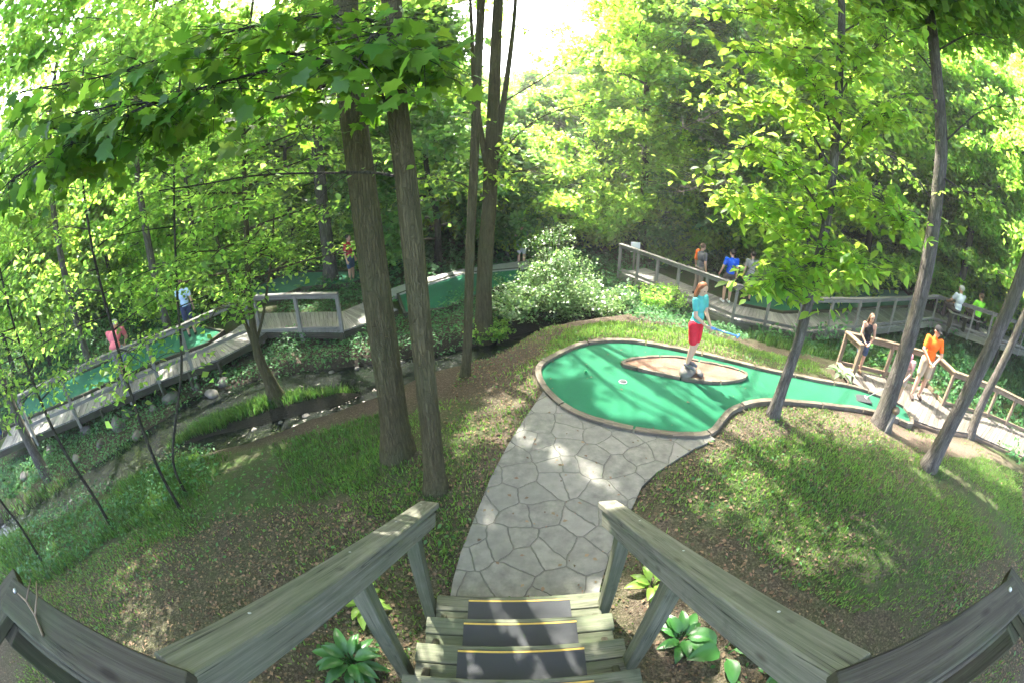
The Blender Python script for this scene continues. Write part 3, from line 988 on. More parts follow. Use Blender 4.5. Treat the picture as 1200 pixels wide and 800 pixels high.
for x, y, r in [(612, 512, .10), (666, 541, .16), (652, 546, .08), (714, 569, .14), (576, 604, .03), (582, 588, .02),
                (767, 475, .22), (790, 480, .25), (815, 487, .25), (711, 478, .14), (707, 443, .08), (739, 460, .10), (757, 445, .10), (670, 423, .12), (650, 440, .06), (700, 415, .12), (735, 490, .08),
                (740, 406, .25), (780, 413, .3), (820, 424, .3), (850, 432, .35), (800, 435, .3), (770, 428, .25), (830, 447, .25), (860, 458, .3), (880, 450, .4), (905, 455, .45), (930, 455, .45), (960, 460, .45), (985, 462, .45), (830, 465, .18), (850, 475, .2),
                (888, 482, .3), (920, 485, .3), (955, 488, .3), (990, 492, .3), (870, 498, .2), (900, 496, .15),
                (570, 490, .15), (560, 495, .14), (580, 512, .12), (590, 500, .1), (580, 456, .12), (560, 470, .1), (600, 470, .1), (555, 440, .1), (615, 455, .1), (625, 440, .08),
                (890, 535, .12), (905, 530, .12), (870, 520, .1), (1000, 530, .16), (1005, 535, .16), (985, 520, .14), (830, 545, .08), (825, 600, .1), (1150, 540, .2), (1170, 560, .2), (1120, 525, .2), (1190, 575, .2), (1110, 560, .12), (1000, 690, .12), (1040, 700, .12), (950, 690, .1), (1020, 710, .12), (1060, 690, .08), (965, 610, .06), (1100, 600, .06), (935, 515, .18), (960, 522, .15), (1035, 535, .18), (1060, 545, .18), (1080, 570, .15), (1130, 590, .12), (1165, 600, .14), (860, 560, .08), (905, 640, .07), (870, 585, .06), (1010, 650, .1), (1090, 660, .1), (1140, 640, .1), (540, 520, .1), (520, 500, .1), (500, 560, .06), (560, 600, .05), (400, 590, .08), (430, 545, .08), (350, 600, .06), (280, 660, .05),
                (780, 730, .2), (840, 770, .22), (880, 790, .22), (760, 690, .2), (700, 700, .08)]:
    lit(x, y, zg(x) if x < 1060 else -.4, r)
for x, y, r in [(900, 450, .7), (950, 458, .7), (1000, 466, .6), (860, 440, .6), (820, 418, .45), (880, 478, .4), (790, 470, .2)]: lit(x, y, zg(x), r)
for x, y, r in [(1015, 472, .4), (1040, 480, .4), (1060, 490, .4)]: lit(x, y, -.5, r)
for x, y, r in [(1066, 470, .4), (1080, 480, .45), (1095, 492, .45), (1055, 465, .35), (1020, 450, .3), (1000, 440, .3), (1110, 500, .3), (1060, 505, .35), (1090, 515, .3), (1130, 520, .35)]: lit(x, y, -.55, r)
for x, y, r in [(700, 392, .4), (740, 390, .4), (780, 397, .4), (820, 407, .4), (850, 413, .35), (690, 400, .3), (880, 425, .3), (910, 430, .3)]: lit(x, y, -.1, r)
# steps, rails
for x, y, z, r in [(410, 215, 0, 0)][:0]: pass
for x, y, z, r in [(512, 765, .58, .06), (606, 770, .58, .05), (640, 781, .7, .08), (610, 755, .58, .07), (665, 770, .6, .09), (560, 725, .39, .04), (700, 695, .2, .06), (720, 590, .98, .07), (715, 600, 1.0, .06), (450, 625, 1.2, .05), (458, 618, 1.2, .05), (425, 638, 1.35, .03), (405, 665, 1.5, .03), (375, 675, 1.6, .05), (390, 665, 1.6, .04), (480, 600, 1.0, .02), (745, 607, 1.05, .04),
                   (868, 678, 1.6, .03), (820, 672, 1.35, .03), (903, 703, 1.75, .05), (930, 725, 1.85, .03), (893, 710, 1.7, .03), (480, 790, .78, .05), (530, 790, .78, .06), (600, 795, .78, .06),
                   (430, 715, .15, .22), (420, 700, .15, .16), (760, 685, .15, .2)]:
    lit(x, y, z, r)
# people and the trees' lit flanks
for x, y, D, r in [(815, 345, 5.9, .25), (818, 370, 5.9, .25), (812, 400, 5.9, .25), (808, 430, 5.9, .25), (800, 430, 5.9, .3), (1080, 395, 9.8, .35), (1075, 420, 9.8, .35), (1068, 445, 9.8, .3), (1005, 380, 9.8, .3), (1000, 410, 9.8, .3), (1045, 420, 8.6, .25),
                   (1055, 400, 7.2, .2), (1045, 440, 7.2, .25), (1030, 480, 7.2, .25), (1160, 450, 8.8, .12), (1180, 415, 8.8, .12), (1140, 490, 8.8, .12), (918, 455, 5.45, .1), (910, 475, 5.45, .1), (1100, 250, 7.2, .15), (1103, 200, 7.2, .2),
                   (1105, 425, 10.6, .3), (1120, 435, 10.6, .3), (1000, 400, 9.4, .3), (735, 290, 14.5, .3), (760, 300, 13.8, .2), (1135, 300, 19, .4),
                   (635, 300, 10.5, .5), (650, 270, 10.5, .5), (660, 300, 10.5, .5), (640, 330, 10.3, .5), (670, 320, 10.3, .5), (690, 310, 10.5, .4), (625, 310, 10.5, .4), (710, 335, 10.5, .3), (610, 340, 10, .35), (650, 250, 10.6, .6), (648, 275, 11, .7), (655, 300, 11, .7), (640, 350, 9.8, .3), (985, 437, 9.4, .3),
                   (345, 335, 13, .3), (360, 335, 13, .3), (320, 375, 10, .2), (440, 370, 9.6, .25), (500, 330, 13, .4), (530, 320, 13.5, .4), (350, 295, 20, .5), (540, 370, 9.2, .3), (510, 380, 9, .3), (430, 480, 7, .2), (280, 325, 12, .2), (360, 440, 9, .15), (25, 500, 12, .4), (40, 490, 12, .4), (640, 205, 16, .8), (680, 170, 17, .8), (700, 215, 18, .8), (730, 180, 18.5, .8), (760, 140, 18.5, .8), (790, 190, 17.5, .8), (820, 160, 17.5, .8), (740, 240, 17.5, .6), (690, 250, 16.5, .5), (860, 200, 18, .8), (780, 240, 17, .5), (900, 240, 18, .6), (110, 435, 12.5, .3), (230, 385, 12, .35), (255, 375, 12, .3), (190, 410, 11, .25), (310, 340, 14, .4), (400, 325, 14.5, .3), (425, 372, 10, .3), (330, 380, 10.3, .25), (830, 200, 5.2, .65), (880, 170, 5.2, .65), (800, 230, 5.3, .65), (860, 260, 5, .55), (900, 130, 5.4, .65), (850, 90, 5, .65), (780, 240, 6, .55), (840, 320, 4.8, .25),
                   (400, 60, 3.6, .2), (440, 110, 3.6, .25), (360, 100, 3.6, .2), (480, 60, 3.4, .2), (470, 150, 3.6, .2), (300, 80, 3.5, .15), (420, 20, 3.5, .2)]:
    p = atd(x, y, D); LIT.append((p.x, p.y, p.z, r))
for x, y in [(320, 457), (300, 460), (430, 442), (460, 437), (350, 498), (330, 504), (310, 509), (210, 500), (190, 513), (125, 560), (60, 597), (480, 432), (505, 429), (520, 428), (445, 470), (430, 478), (400, 487), (385, 491), (415, 482), (280, 463), (262, 470), (240, 483), (228, 489), (345, 453), (365, 450), (400, 445), (110, 572), (95, 580), (25, 612), (150, 547)]:
    lit(x, y, -1.47, .42)
for x, y in [(60, 640), (230, 520), (260, 505), (370, 470), (400, 460), (330, 530), (290, 540), (250, 560), (180, 590)]:
    lit(x, y, -1.0, .2)
LIT = np.array(LIT)


def sun_keep(P, marg=0.0):
    """True for leaves that do not stand between the sun and a sunlit spot"""
    keep = np.ones(len(P), bool)
    for x, y, z, r in LIT:
        d = P - np.array([x, y, z])
        t = d @ S
        q2 = (d*d).sum(1) - t*t
        keep &= ~((t > max(.35, r*1.3)) & (q2 < (r + marg)**2))
    return keep


# ------------------------------------------------------------------ leaves
LEAF_KITE = (np.array([[0, 0, 0], [.32, .42, .10], [0, 1, -.06], [-.32, .42, .10]]), [(0, 1, 2, 3)])
LEAF_OVAL = (np.array([[0, 0, 0], [.22, .25, .06], [.27, .55, .07], [0, 1.0, -.10], [-.27, .55, .07], [-.22, .25, .06], [0, .5, 0]]), [(0, 1, 2, 6), (6, 2, 3, 3), (0, 6, 4, 5), (6, 3, 4, 4)])
mp = [(0, 0), (.14, .09), (.38, .06), (.36, .24), (.54, .44), (.33, .50), (.29, .70), (.13, .70), (0, 1.0), (-.13, .70), (-.29, .70), (-.33, .50), (-.54, .44), (-.36, .24), (-.38, .06), (-.14, .09)]
LEAF_MAPLE = (np.array([[x, y, .30*abs(x) - .22*y*y - .5*x*x] for x, y in mp] + [[0, .32, -.02]]), [(i, (i+1) % 16, 16) for i in range(16)])
# a twig end carrying several leaves (for crowns seen from far off)
def leaflets(n, seed):
    r = np.random.default_rng(seed)
    V, F = [], []
    for i in range(n):
        a = r.uniform(0, 2*math.pi); rr = r.uniform(.1, .75); z = r.normal(0, .22)
        c = np.array([rr*math.cos(a), rr*math.sin(a), z])
        b = r.uniform(0, 2*math.pi); tx = np.array([math.cos(b), math.sin(b), r.normal(0, .35)]); ty = np.array([-math.sin(b), math.cos(b), r.normal(0, .35)])
        L = r.uniform(.40, .62); w = L*.33
        k = len(V)
        V += [c, c+tx*L*.45+ty*w, c+tx*L, c+tx*L*.45-ty*w]
        F.append((k, k+1, k+2, k+3))
    return np.array(V), F


LEAF_TWIGS = [leaflets(6, s) for s in range(6)]


def frames(n, tilt, droop=0.0, az=None):
    """random leaf frames: y along the leaf, z its normal"""
    a = rng.uniform(0, 2*np.pi, n) if az is None else az
    y = np.c_[np.cos(a), np.sin(a), rng.normal(-droop, tilt*.8, n)]
    y /= np.linalg.norm(y, axis=1)[:, None]
    up = np.c_[rng.normal(0, tilt, (n, 2)), np.ones(n)]
    x = np.cross(y, up); x /= np.linalg.norm(x, axis=1)[:, None]
    z = np.cross(x, y)
    return x, y, z


def leaf_mesh(name, P, size, shape, mat, parent=None, off=(0, 0, 0), tilt=.5, droop=.3, az=None, prune=True, shape_list=None):
    P = np.asarray(P, float)
    size = np.broadcast_to(size, (len(P),)).copy()
    if prune and len(P):
        k = sun_keep(P, float(size.mean())*(.6 if shape_list else .3))
        P, size = P[k], size[k]
        if az is not None: az = az[k]
    if len(P) == 0: P = np.zeros((1, 3)) + np.array(off); size = np.array([.05]); az = None
    shapes = shape_list or [shape]
    which = rng.integers(0, len(shapes), len(P))
    VV, FQ, FT = [], [], []
    base = 0
    x, y, z = frames(len(P), tilt, droop, az)
    for s, (lv, lf) in enumerate(shapes):
        m = which == s
        n = int(m.sum())
        if not n: continue
        v = P[m][:, None, :] + size[m][:, None, None] * (lv[None, :, 0, None]*x[m][:, None] + lv[None, :, 1, None]*y[m][:, None] + lv[None, :, 2, None]*z[m][:, None])
        ids = base + np.arange(n)[:, None]*len(lv)
        for f in lf:
            f = list(dict.fromkeys(f))
            (FQ if len(f) == 4 else FT).append(ids + np.array(f)[None])
        VV.append(v.reshape(-1, 3)); base += n*len(lv)
    V = np.concatenate(VV) - np.array(off)[None]
    faces = []
    if FQ: faces.append(np.concatenate(FQ))
    if FT: faces.append(np.concatenate(FT))
    return mesh_np(name, V, faces, mat, parent, smooth=False)


def spray(c, d, r, n, flat=.16):
    """leaf positions of one flattened spray round c, elongated along d"""
    d = np.array(d, float); d[2] *= .5; d /= (np.linalg.norm(d)+1e-9)
    s = np.cross(d, [0, 0, 1]); s /= (np.linalg.norm(s)+1e-9)
    a = rng.uniform(0, 2*np.pi, n); q = np.sqrt(rng.uniform(0, 1, n))
    u = q*np.cos(a)*r; v = q*np.sin(a)*r*.72
    h = rng.normal(0, flat, n)*r - .18*(u*u+v*v)/max(r, .1)
    return np.array(c)[None] + u[:, None]*d + v[:, None]*s + np.c_[np.zeros((n, 2)), h]


def limb_pts(p, az, L, rise, n=4, droop=.12):
    out = [Vector(p)]
    a = az
    q = Vector(p)
    for i in range(n):
        a += random.gauss(0, .18)
        f = (i+1)/n
        q = q + Vector((math.cos(a), math.sin(a), rise - droop*f*2)) * (L/n)
        out.append(q.copy())
    return out


def tree(name, label, trunk_pts, radii, crown, leaf, mat_leaf, bark='bark_b', group=None, cat='tree', shapes=None, n_side=14, limbs_visible=True, flare=1.45, extra_limbs=(), wob=.05):
    """trunk_pts world; crown = dict(z0,z1,R,limbs,sprays,leaves,spr)"""
    base = Vector(trunk_pts[0])
    root = empty(name, base, label, cat, group)
    mb = MB(base)
    tp = smooth_open(trunk_pts, 4)
    m_ = len(tp)
    rad = list(np.interp(np.linspace(0, 1, m_), np.linspace(0, 1, len(radii)), radii))
    acc = 0.0
    rr = []
    for i, p in enumerate(tp):
        if i: acc += (p-tp[i-1]).length
        rr.append(rad[i] * (1 + (flare-1)*math.exp(-acc/(.9*radii[0]+.12))))
    tp = [tp[0] - Vector((0, 0, .25))] + tp
    rr = [rr[0]*1.12] + rr
    mb.tube(tp, rr, n_side, True, wob)
    P = []
    zs = np.array([p.z for p in tp])

    def on_trunk(z):
        i = int(np.clip(np.searchsorted(zs, z), 1, len(zs)-1))
        f = (z - zs[i-1]) / max(1e-6, zs[i]-zs[i-1])
        return tp[i-1].lerp(tp[i], min(1, max(0, f))), rr[i]

    for el in extra_limbs:
        mb.tube(smooth_open(el[0], 3), list(np.linspace(el[1], el[1]*.35, (len(el[0])-1)*3+1)), 8, True, .04)
    if crown:
        z0, z1, Rr = crown['z0'], crown['z1'], crown['R']
        nl = crown['limbs']
        a0 = random.uniform(0, 6.28)
        for i in range(nl):
            f = (i + random.random()) / nl
            z = base.z + z0 + (z1-z0)*f
            az = a0 + i*2.399 + random.gauss(0, .3)
            prof = crown.get('prof', lambda f: (.55 + .45*math.sin(math.pi*min(1, f*1.05+.12))) * (1 - .55*f*f))
            L = Rr * prof(f) * random.uniform(.65, 1.1)
            p, r_ = on_trunk(z)
            lp = limb_pts(p, az, L, crown.get('rise', .35)*(.5+f), 4, crown.get('droop', .12))
            if limbs_visible: lr_ = min(r_*.55, .008+.016*L); mb.tube(lp, [lr_, lr_*.75, lr_*.55, lr_*.38, lr_*.2], 6)
            for k in range(crown['sprays']):
                f2 = random.uniform(.3, 1.05)
                j = min(3, int(f2*4)); c = lp[j].lerp(lp[j+1], min(1.3, f2*4-j))
                dd = (lp[j+1]-lp[j]).normalized()
                side = Vector((-dd.y, dd.x, 0)) * random.uniform(-.42, .42) * L * (.3+.7*f2)
                c = c + side + Vector((0, 0, random.gauss(0, .14)*crown.get('spr', .6)))
                if limbs_visible and side.length > .15: mb.tube([lp[j], lp[j].lerp(c, .55)+Vector((0, 0, .04)), c], [lr_*.4, lr_*.3, lr_*.15], 5, False)
                P.append(spray(c, dd+side*.5, crown.get('spr', .6)*random.uniform(.7, 1.25), crown['leaves']))
    mb.build('trunk', M[bark], root)
    if P:
        P = np.concatenate(P)
        size = leaf * rng.uniform(.65, 1.25, len(P))
        leaf_mesh('crown', P, size, LEAF_KITE, mat_leaf, root, base, .55, .35, shape_list=shapes)
    return root


def traced(pts, D, top=None, lean=None):
    """trunk centre line seen at these pixels, at horizontal distance D, carried on up to height top"""
    out = [atd(x, y, D) for x, y in pts]
    if top:
        a, b = out[-2], out[-1]
        d = (b-a).normalized()
        n = 3
        step = (top - b.z)/n
        q = b.copy()
        for k in range(n):
            d = (d*.8 + Vector((random.gauss(0, .03), random.gauss(0, .03), 1))*.4).normalized()
            q = q + d*(step/max(.3, d.z)); out.append(q.copy())
    return out


def dist_of(px, py, z=None):
    p = gp(px, py) if z is None else at(px, py, z)
    return math.hypot(p.x, p.y), p


UP = dict(limbs=26, sprays=7, leaves=34, spr=1.0, rise=.5)
# near trunks ----------------------------------------------------------------------------------
D1, p1 = dist_of(466, 530)
tree('tree', 'thick straight furrowed trunk, stoutest of the two standing left of the stone path', [p1] + traced([(455, 440), (436, 300), (420, 180), (407, 60)], D1, 15.5), [.158, .148, .138, .128, .118, .10, .07, .04],
     dict(UP, z0=8.0, z1=15.5, R=6.2, limbs=46), .40, M['leaf_mid'], 'bark_a', shapes=LEAF_TWIGS, n_side=20)
D2, p2 = dist_of(511, 572)
bl = []   # limbs of the overhanging maple branch
tree('tree', 'slimmer smooth trunk beside the stout one, nearest the path edge, with big maple leaves above', [p2] + traced([(503, 480), (490, 350), (478, 230), (466, 130), (459, 10)], D2, 13.5), [.098, .093, .088, .084, .08, .076, .062, .045, .03],
     dict(UP, z0=7.5, z1=13.5, R=4.0), .40, M['leaf_mid'], 'bark_a', shapes=LEAF_TWIGS, n_side=18)
maple_root = bpy.context.scene.objects['tree.001']
D3, p3 = dist_of(545, 442)
tree('tree', 'thin dark straight trunk standing alone between the big pair and the green', [p3] + traced([(548, 400), (551, 300), (556, 180), (560, 80), (564, 0)], D3, 14.0), [.076, .072, .068, .065, .062, .058, .045, .03],
     dict(UP, z0=6.8, z1=14, R=5.6, limbs=44), .42, M['leaf_mid'], 'bark_a', shapes=LEAF_TWIGS, n_side=14)
D4, p4 = dist_of(567, 390)
f4 = [atd(x, y, D4) for x, y in [(577, 205), (590, 120), (602, 30), (606, -40)]]
f4b = [atd(x, y, D4) for x, y in [(574, 215), (558, 120), (553, 40), (550, -30)]]
tree('tree', 'forked reddish brown trunk on the ivy bank just behind the thin dark trunk', [p4] + traced([(567, 340), (570, 280), (575, 212)], D4, 15.5), [.19, .185, .17, .16, .11, .07, .04],
     dict(UP, z0=9.5, z1=15.5, R=6.0, limbs=44), .42, M['leaf_mid'], 'bark_a', shapes=LEAF_TWIGS, n_side=16, extra_limbs=[(f4, .085), (f4b, .075)])
D5, p5 = dist_of(905, 487)
tree('tree', 'slim leaning trunk growing at the edge of the green, with large bright hanging leaves', [p5] + traced([(920, 445), (938, 392), (955, 320), (968, 265), (978, 180), (984, 80), (986, 0)], D5, 11.5), [.088, .08, .075, .07, .066, .062, .055, .05, .04, .03, .02],
     dict(UP, z0=6.5, z1=11.5, R=3.4, limbs=28), .38, M['leaf_bright'], 'bark_b', shapes=LEAF_TWIGS, n_side=14)
t5 = bpy.context.scene.objects['tree.004']
D6, p6 = dist_of(1033, 498)
tree('tree', 'curving grey trunk with one sunlit flank, in front of the man in orange', [p6] + traced([(1046, 455), (1066, 395), (1085, 320), (1097, 240), (1103, 170), (1098, 90), (1088, 10)], D6, 14), [.185, .16, .15, .14, .13, .12, .115, .11, .09, .06, .03],
     dict(UP, z0=7.2, z1=14, R=4.2, limbs=32), .40, M['leaf_mid'], 'bark_b', shapes=LEAF_TWIGS, n_side=18)
D7, p7 = dist_of(1088, 547)
tree('tree', 'leaning shaded trunk nearest the viewer on the right lawn', [p7] + traced([(1112, 502), (1140, 448), (1170, 388), (1198, 322), (1216, 260)], D7, 13), [.15, .14, .135, .13, .125, .12, .09, .06, .03],
     dict(UP, z0=8.0, z1=13, R=4.2), .40, M['leaf_mid'], 'bark_b', shapes=LEAF_TWIGS, n_side=18)
D8, p8 = dist_of(1136, 512)
tree('tree', 'slender leaning trunk with a bright sunlit edge, just behind the rightmost lawn trunk', [p8] + traced([(1152, 470), (1175, 425), (1196, 380), (1222, 310)], D8, 13), [.13, .12, .115, .11, .105, .08, .05, .03],
     dict(UP, z0=8.5, z1=13, R=4.2), .40, M['leaf_mid'], 'bark_b', shapes=LEAF_TWIGS, n_side=16)
# trunks further back
D, p = dist_of(753, 300)
tree('tree', 'brown trunk rising behind the far left end of the raised walkway', [p] + traced([(753, 280), (755, 230), (757, 150)], math.hypot(p.x, p.y), 13), [.19, .175, .16, .14, .10, .07, .04], dict(UP, z0=4.6, z1=13, R=4.2, limbs=34), .42, M['leaf_bright'], 'bark_a', shapes=LEAF_TWIGS)
D, p = dist_of(388, 332)
tree('tree', 'pale grey trunk standing beyond the small far putting carpet on the left', [p] + traced([(385, 300), (379, 250), (372, 180)], D, 16), [.25, .23, .21, .2, .15, .1, .05], dict(UP, z0=5.0, z1=16, R=6.0, limbs=48), .42, M['leaf_mid'], 'bark_b', shapes=LEAF_TWIGS)
D, p = dist_of(1113, 392)
D = 20.0
tree('tree', 'pale sunlit slim trunk behind the seated people on the raised walkway', [atd(1113, 392, D)] + traced([(1122, 350), (1135, 290), (1143, 230)], D, 13), [.2, .19, .18, .17, .14, .1, .04], dict(UP, z0=4.5, z1=13, R=4.2, limbs=34), .42, M['leaf_mid'], 'bark_b', shapes=LEAF_TWIGS)
tree('tree', 'dark slim trunk between the grey curving trunk and the seated people', [atd(1012, 330, 19)] + traced([(1015, 300), (1026, 240), (1033, 170)], 19, 13), [.2, .17, .15, .13, .12, .1, .04], dict(UP, z0=4.5, z1=13, R=4.2, limbs=34), .42, M['leaf_bright'], 'bark_dark', shapes=LEAF_TWIGS)
# crooked tree on the mound by the stream
D, p = dist_of(326, 470)
tree('tree', 'crooked multi stemmed small tree leaning out of the grassy mound in the stream', [p] + traced([(316, 446), (304, 420), (298, 395), (292, 340), (289, 270), (286, 200)], D, 7.0), [.17, .13, .10, .075, .06, .055, .045, .04, .03, .02],
     dict(z0=2.2, z1=7.2, R=2.6, limbs=30, sprays=6, leaves=46, spr=.5, rise=.35), .105, M['leaf_mid'], 'bark_a', n_side=12,
     extra_limbs=[([atd(x, y, D) for x, y in [(304, 420), (288, 380), (270, 335), (252, 270), (240, 200)]], .05), ([atd(x, y, D) for x, y in [(300, 405), (310, 360), (318, 300), (322, 240)]], .035)])

# overhanging maple branch (belongs to the second trunk)
def add_branch_leaves(root, base, limbs_px, D, leaf, shape, mat, per, name_part='branch', rad=.03, rsp=.35, drop=.1, bark='bark_dark', tilt=.45, lo=.6):
    for pts in limbs_px:
        mb = MB(base)
        P = []
        w = smooth_open([atd(x, y, D + dD) for x, y, dD in pts], 4)
        mb.tube(w, list(np.linspace(rad, .005, len(w))), 8)
        for i in range(2, len(w)):
            for k in range(per):
                if k % 4 == 0:
                    tw_ = w[i] + Vector((random.gauss(0, rsp), random.gauss(0, rsp), random.gauss(-drop, rsp*.45)))
                    mb.tube([w[i], w[i].lerp(tw_, .5) + Vector((0, 0, .025)), tw_], [.004, .003, .0015], 5, False)
                q = w[i].lerp(tw_, random.uniform(.35, 1.1)) + Vector((random.gauss(0, .05), random.gauss(0, .05), random.gauss(-.02, .03)))
                P.append(tuple(q))
        b_ = mb.build(name_part, M[bark], root)
        P = np.array(P)
        leaf_mesh('foliage', P, leaf*rng.uniform(lo, 1.2, len(P)), shape, mat, b_, base, tilt, .45)


add_branch_leaves(maple_root, p2, [
    [(466, 150, 0), (430, 85, -.1), (380, 72, -.2), (277, 92, -.3), (187, 118, -.3), (131, 124, -.2), (60, 150, 0)],
    [(430, 85, -.1), (350, 110, .1), (250, 130, .1), (150, 165, .2), (60, 200, .3)],
    [(380, 72, -.2), (320, 60, -.1), (220, 62, 0), (120, 90, .1), (20, 110, .1)],
    [(187, 118, -.3), (120, 150, -.2), (70, 175, -.1), (10, 215, 0)],
    [(460, 40, 0), (420, 20, -.2), (330, 25, -.3), (260, 40, -.3)],
    [(464, 110, 0), (485, 75, -.4), (500, 60, -.6)],
    [(462, 60, 0), (440, 40, -.5), (420, 70, -.8)]], D2, .15, LEAF_MAPLE, M['leaf_maple'], 18, 'branch', .016, .26, .08, tilt=.6, lo=.45)
add_branch_leaves(maple_root, p2, [[(484, 212, 0), (440, 203, .1), (380, 203, .2), (300, 206, .3), (240, 216, .4), (186, 224, .4)]], D2, .09, LEAF_OVAL, M['leaf_mid'], 1, 'twig_branch', .012, .15, .02)
# T5 hanging leafy limbs
add_branch_leaves(t5, p5, [
    [(962, 290, 0), (930, 250, -.1), (890, 235, -.3), (850, 235, -.5)],
    [(968, 262, 0), (930, 200, -.1), (880, 170, -.3), (820, 210, -.3)],
    [(975, 200, 0), (930, 130, .1), (870, 122, .2), (800, 150, .3)],
    [(960, 300, 0), (940, 315, -.3), (915, 330, -.5), (895, 330, -.6)],
    [(970, 250, 0), (1000, 220, -.2), (1040, 240, -.4), (1060, 260, -.4)],
    [(976, 190, 0), (1010, 150, -.1), (1050, 130, -.2)],
    [(978, 170, 0), (960, 110, -.5), (920, 70, -.8), (860, 60, -.9)],
    [(980, 120, 0), (1010, 70, -.3), (1050, 40, -.4)],
    [(984, 60, 0), (940, 20, -.2), (880, 10, -.4), (800, 40, -.3)],
    [(960, 290, 0), (985, 300, -.4), (1012, 318, -.6)],
    [(955, 310, 0), (900, 260, .5), (850, 215, .9), (800, 225, 1.2)],
    [(985, 40, 0), (1020, 20, .4), (1060, 10, .6)],
    [(985, 60, 0), (900, 60, .8), (830, 110, 1.3)]], D5, .16, LEAF_OVAL, M['leaf_bright'], 42, 'branch', .015, .30, -.03, 'bark_b')
t4 = bpy.context.scene.objects['tree.003']
add_branch_leaves(t4, p4, [
    [(576, 205, 0), (600, 165, -.2), (640, 135, -.4), (700, 120, -.5)],
    [(590, 120, 0), (640, 90, .2), (690, 60, .3)],
    [(558, 120, 0), (530, 90, .2), (490, 80, .3)],
    [(602, 30, 0), (640, 40, -.3), (680, 20, -.4)],
    [(575, 215, 0), (610, 200, -.5), (640, 205, -.8)],
    [(572, 235, 0), (540, 215, .3), (500, 205, .5)]], D4, .15, LEAF_KITE, M['leaf_bright'], 26, 'branch', .022, .42, .05, 'bark_a')
t6 = bpy.context.scene.objects['tree.005']
add_branch_leaves(t6, p6, [
    [(1097, 240, 0), (1060, 195, -.2), (1015, 170, -.3)],
    [(1103, 170, 0), (1150, 130, -.2), (1192, 125, -.3)],
    [(1098, 90, 0), (1060, 50, .2), (1020, 60, .4)],
    [(1100, 205, 0), (1140, 230, -.3), (1178, 240, -.4)],
    [(1100, 120, 0), (1060, 110, -.5), (1030, 125, -.7)],
    [(1098, 60, 0), (1140, 40, -.3), (1185, 55, -.4)]], D6, .13, LEAF_OVAL, M['leaf_mid'], 22, 'branch', .018, .32, .02, 'bark_b')

# ------------------------------------------------------------------ saplings on the left
SAPL = [('young sapling with a thin curved stem, rooted beside the bare mulch on the left slope', [(131, 617), (108, 578), (70, 518), (40, 450), (22, 400)], .035, 3.6, 1.9),
        ('thin dark sapling stem at the far left edge of the slope', [(49, 657), (25, 618), (0, 585), (-25, 540)], .03, 3.2, 1.5),
        ('tall thin sapling whose stem crosses the left railing in front of the man in pink', [(212, 597), (184, 545), (158, 475), (136, 400), (122, 350), (108, 290)], .028, 5.2, 2.2),
        ('slender sapling in front of the left boardwalk, rising from the stream grass', [(219, 580), (203, 541), (209, 470), (213, 420), (208, 350), (205, 280)], .024, 5.4, 2.0)]
for lab, pts, r_, top, Rr in SAPL:
    D, p = dist_of(*pts[0])
    tree('sapling', lab, [p] + traced(pts[1:], D, top), list(np.linspace(r_, .012, len(pts)+3)), dict(z0=2.3, z1=top-p.z, R=Rr, limbs=17, sprays=5, leaves=30, spr=.42, rise=.3, prof=lambda f: .6+.4*math.sin(3.1*f)), .085, M['leaf_mid'], 'bark_dark', 'saplings on the left slope', 'sapling', n_side=8, flare=1.2)

# ------------------------------------------------------------------ background woods
def bg_tree(az, D, top, z0, Rr, label, group, leaf=.30, mat='leaf_mid', limbs=20, sprays=6, leaves=26, spr=.8, bark='bark_dark', r0=.14):
    x, y = D*math.sin(R(az)), D*math.cos(R(az))
    z = hgt(x, y)
    n = 5
    pts = [Vector((x + random.gauss(0, .06)*k, y + random.gauss(0, .06)*k, z + (top)*k/n)) for k in range(n+1)]
    return tree('tree', label, pts, list(np.linspace(r0, .03, n+1)), dict(z0=z0, z1=top, R=Rr, limbs=limbs, sprays=sprays, leaves=leaves, spr=spr, rise=.35), leaf, M[mat], bark, group, shapes=LEAF_TWIGS, n_side=8, flare=1.3)


secs = [((-82, -40), 'leafy tree in the shady woods beyond the left boardwalk', 'trees beyond the left boardwalk'),
        ((-40, -8), 'leafy tree in the woods behind the far putting carpets', 'trees behind the far carpets'),
        ((-8, 20), 'leafy tree in the woods behind the bright bush', 'trees behind the bright bush'),
        ((20, 50), 'leafy tree in the woods behind the raised walkway', 'trees behind the raised walkway'),
        ((50, 84), 'leafy tree in the woods right of the raised walkway bench', 'trees right of the walkway bench')]
placed = []
def try_place(az, D, md):
    x, y = D*math.sin(R(az)), D*math.cos(R(az))
    for a, b in placed:
        if math.hypot(a-x, b-y) < md: return False
    if min(float(dist_poly(np.array([x]), np.array([y]), RB)[0]), float(dist_poly(np.array([x]), np.array([y]), LBf)[0])) < 3.6: return False
    placed.append((x, y)); return True


def sec_of(az):
    for (a, b), l, g in secs:
        if a <= az < b: return l, g
    return secs[-1][1:]


random.seed(21)
cnt = tries = 0
protos = []


def copy_tree(root, loc, rz, sc, label, group):
    r = root.copy(); COL.objects.link(r)
    r.location = loc; r.rotation_euler = (0, 0, rz); r.scale = (sc, sc, sc)
    r['label'] = label; r['group'] = group
    for ch in root.children:
        c = ch.copy(); COL.objects.link(c); c.parent = r
    return r


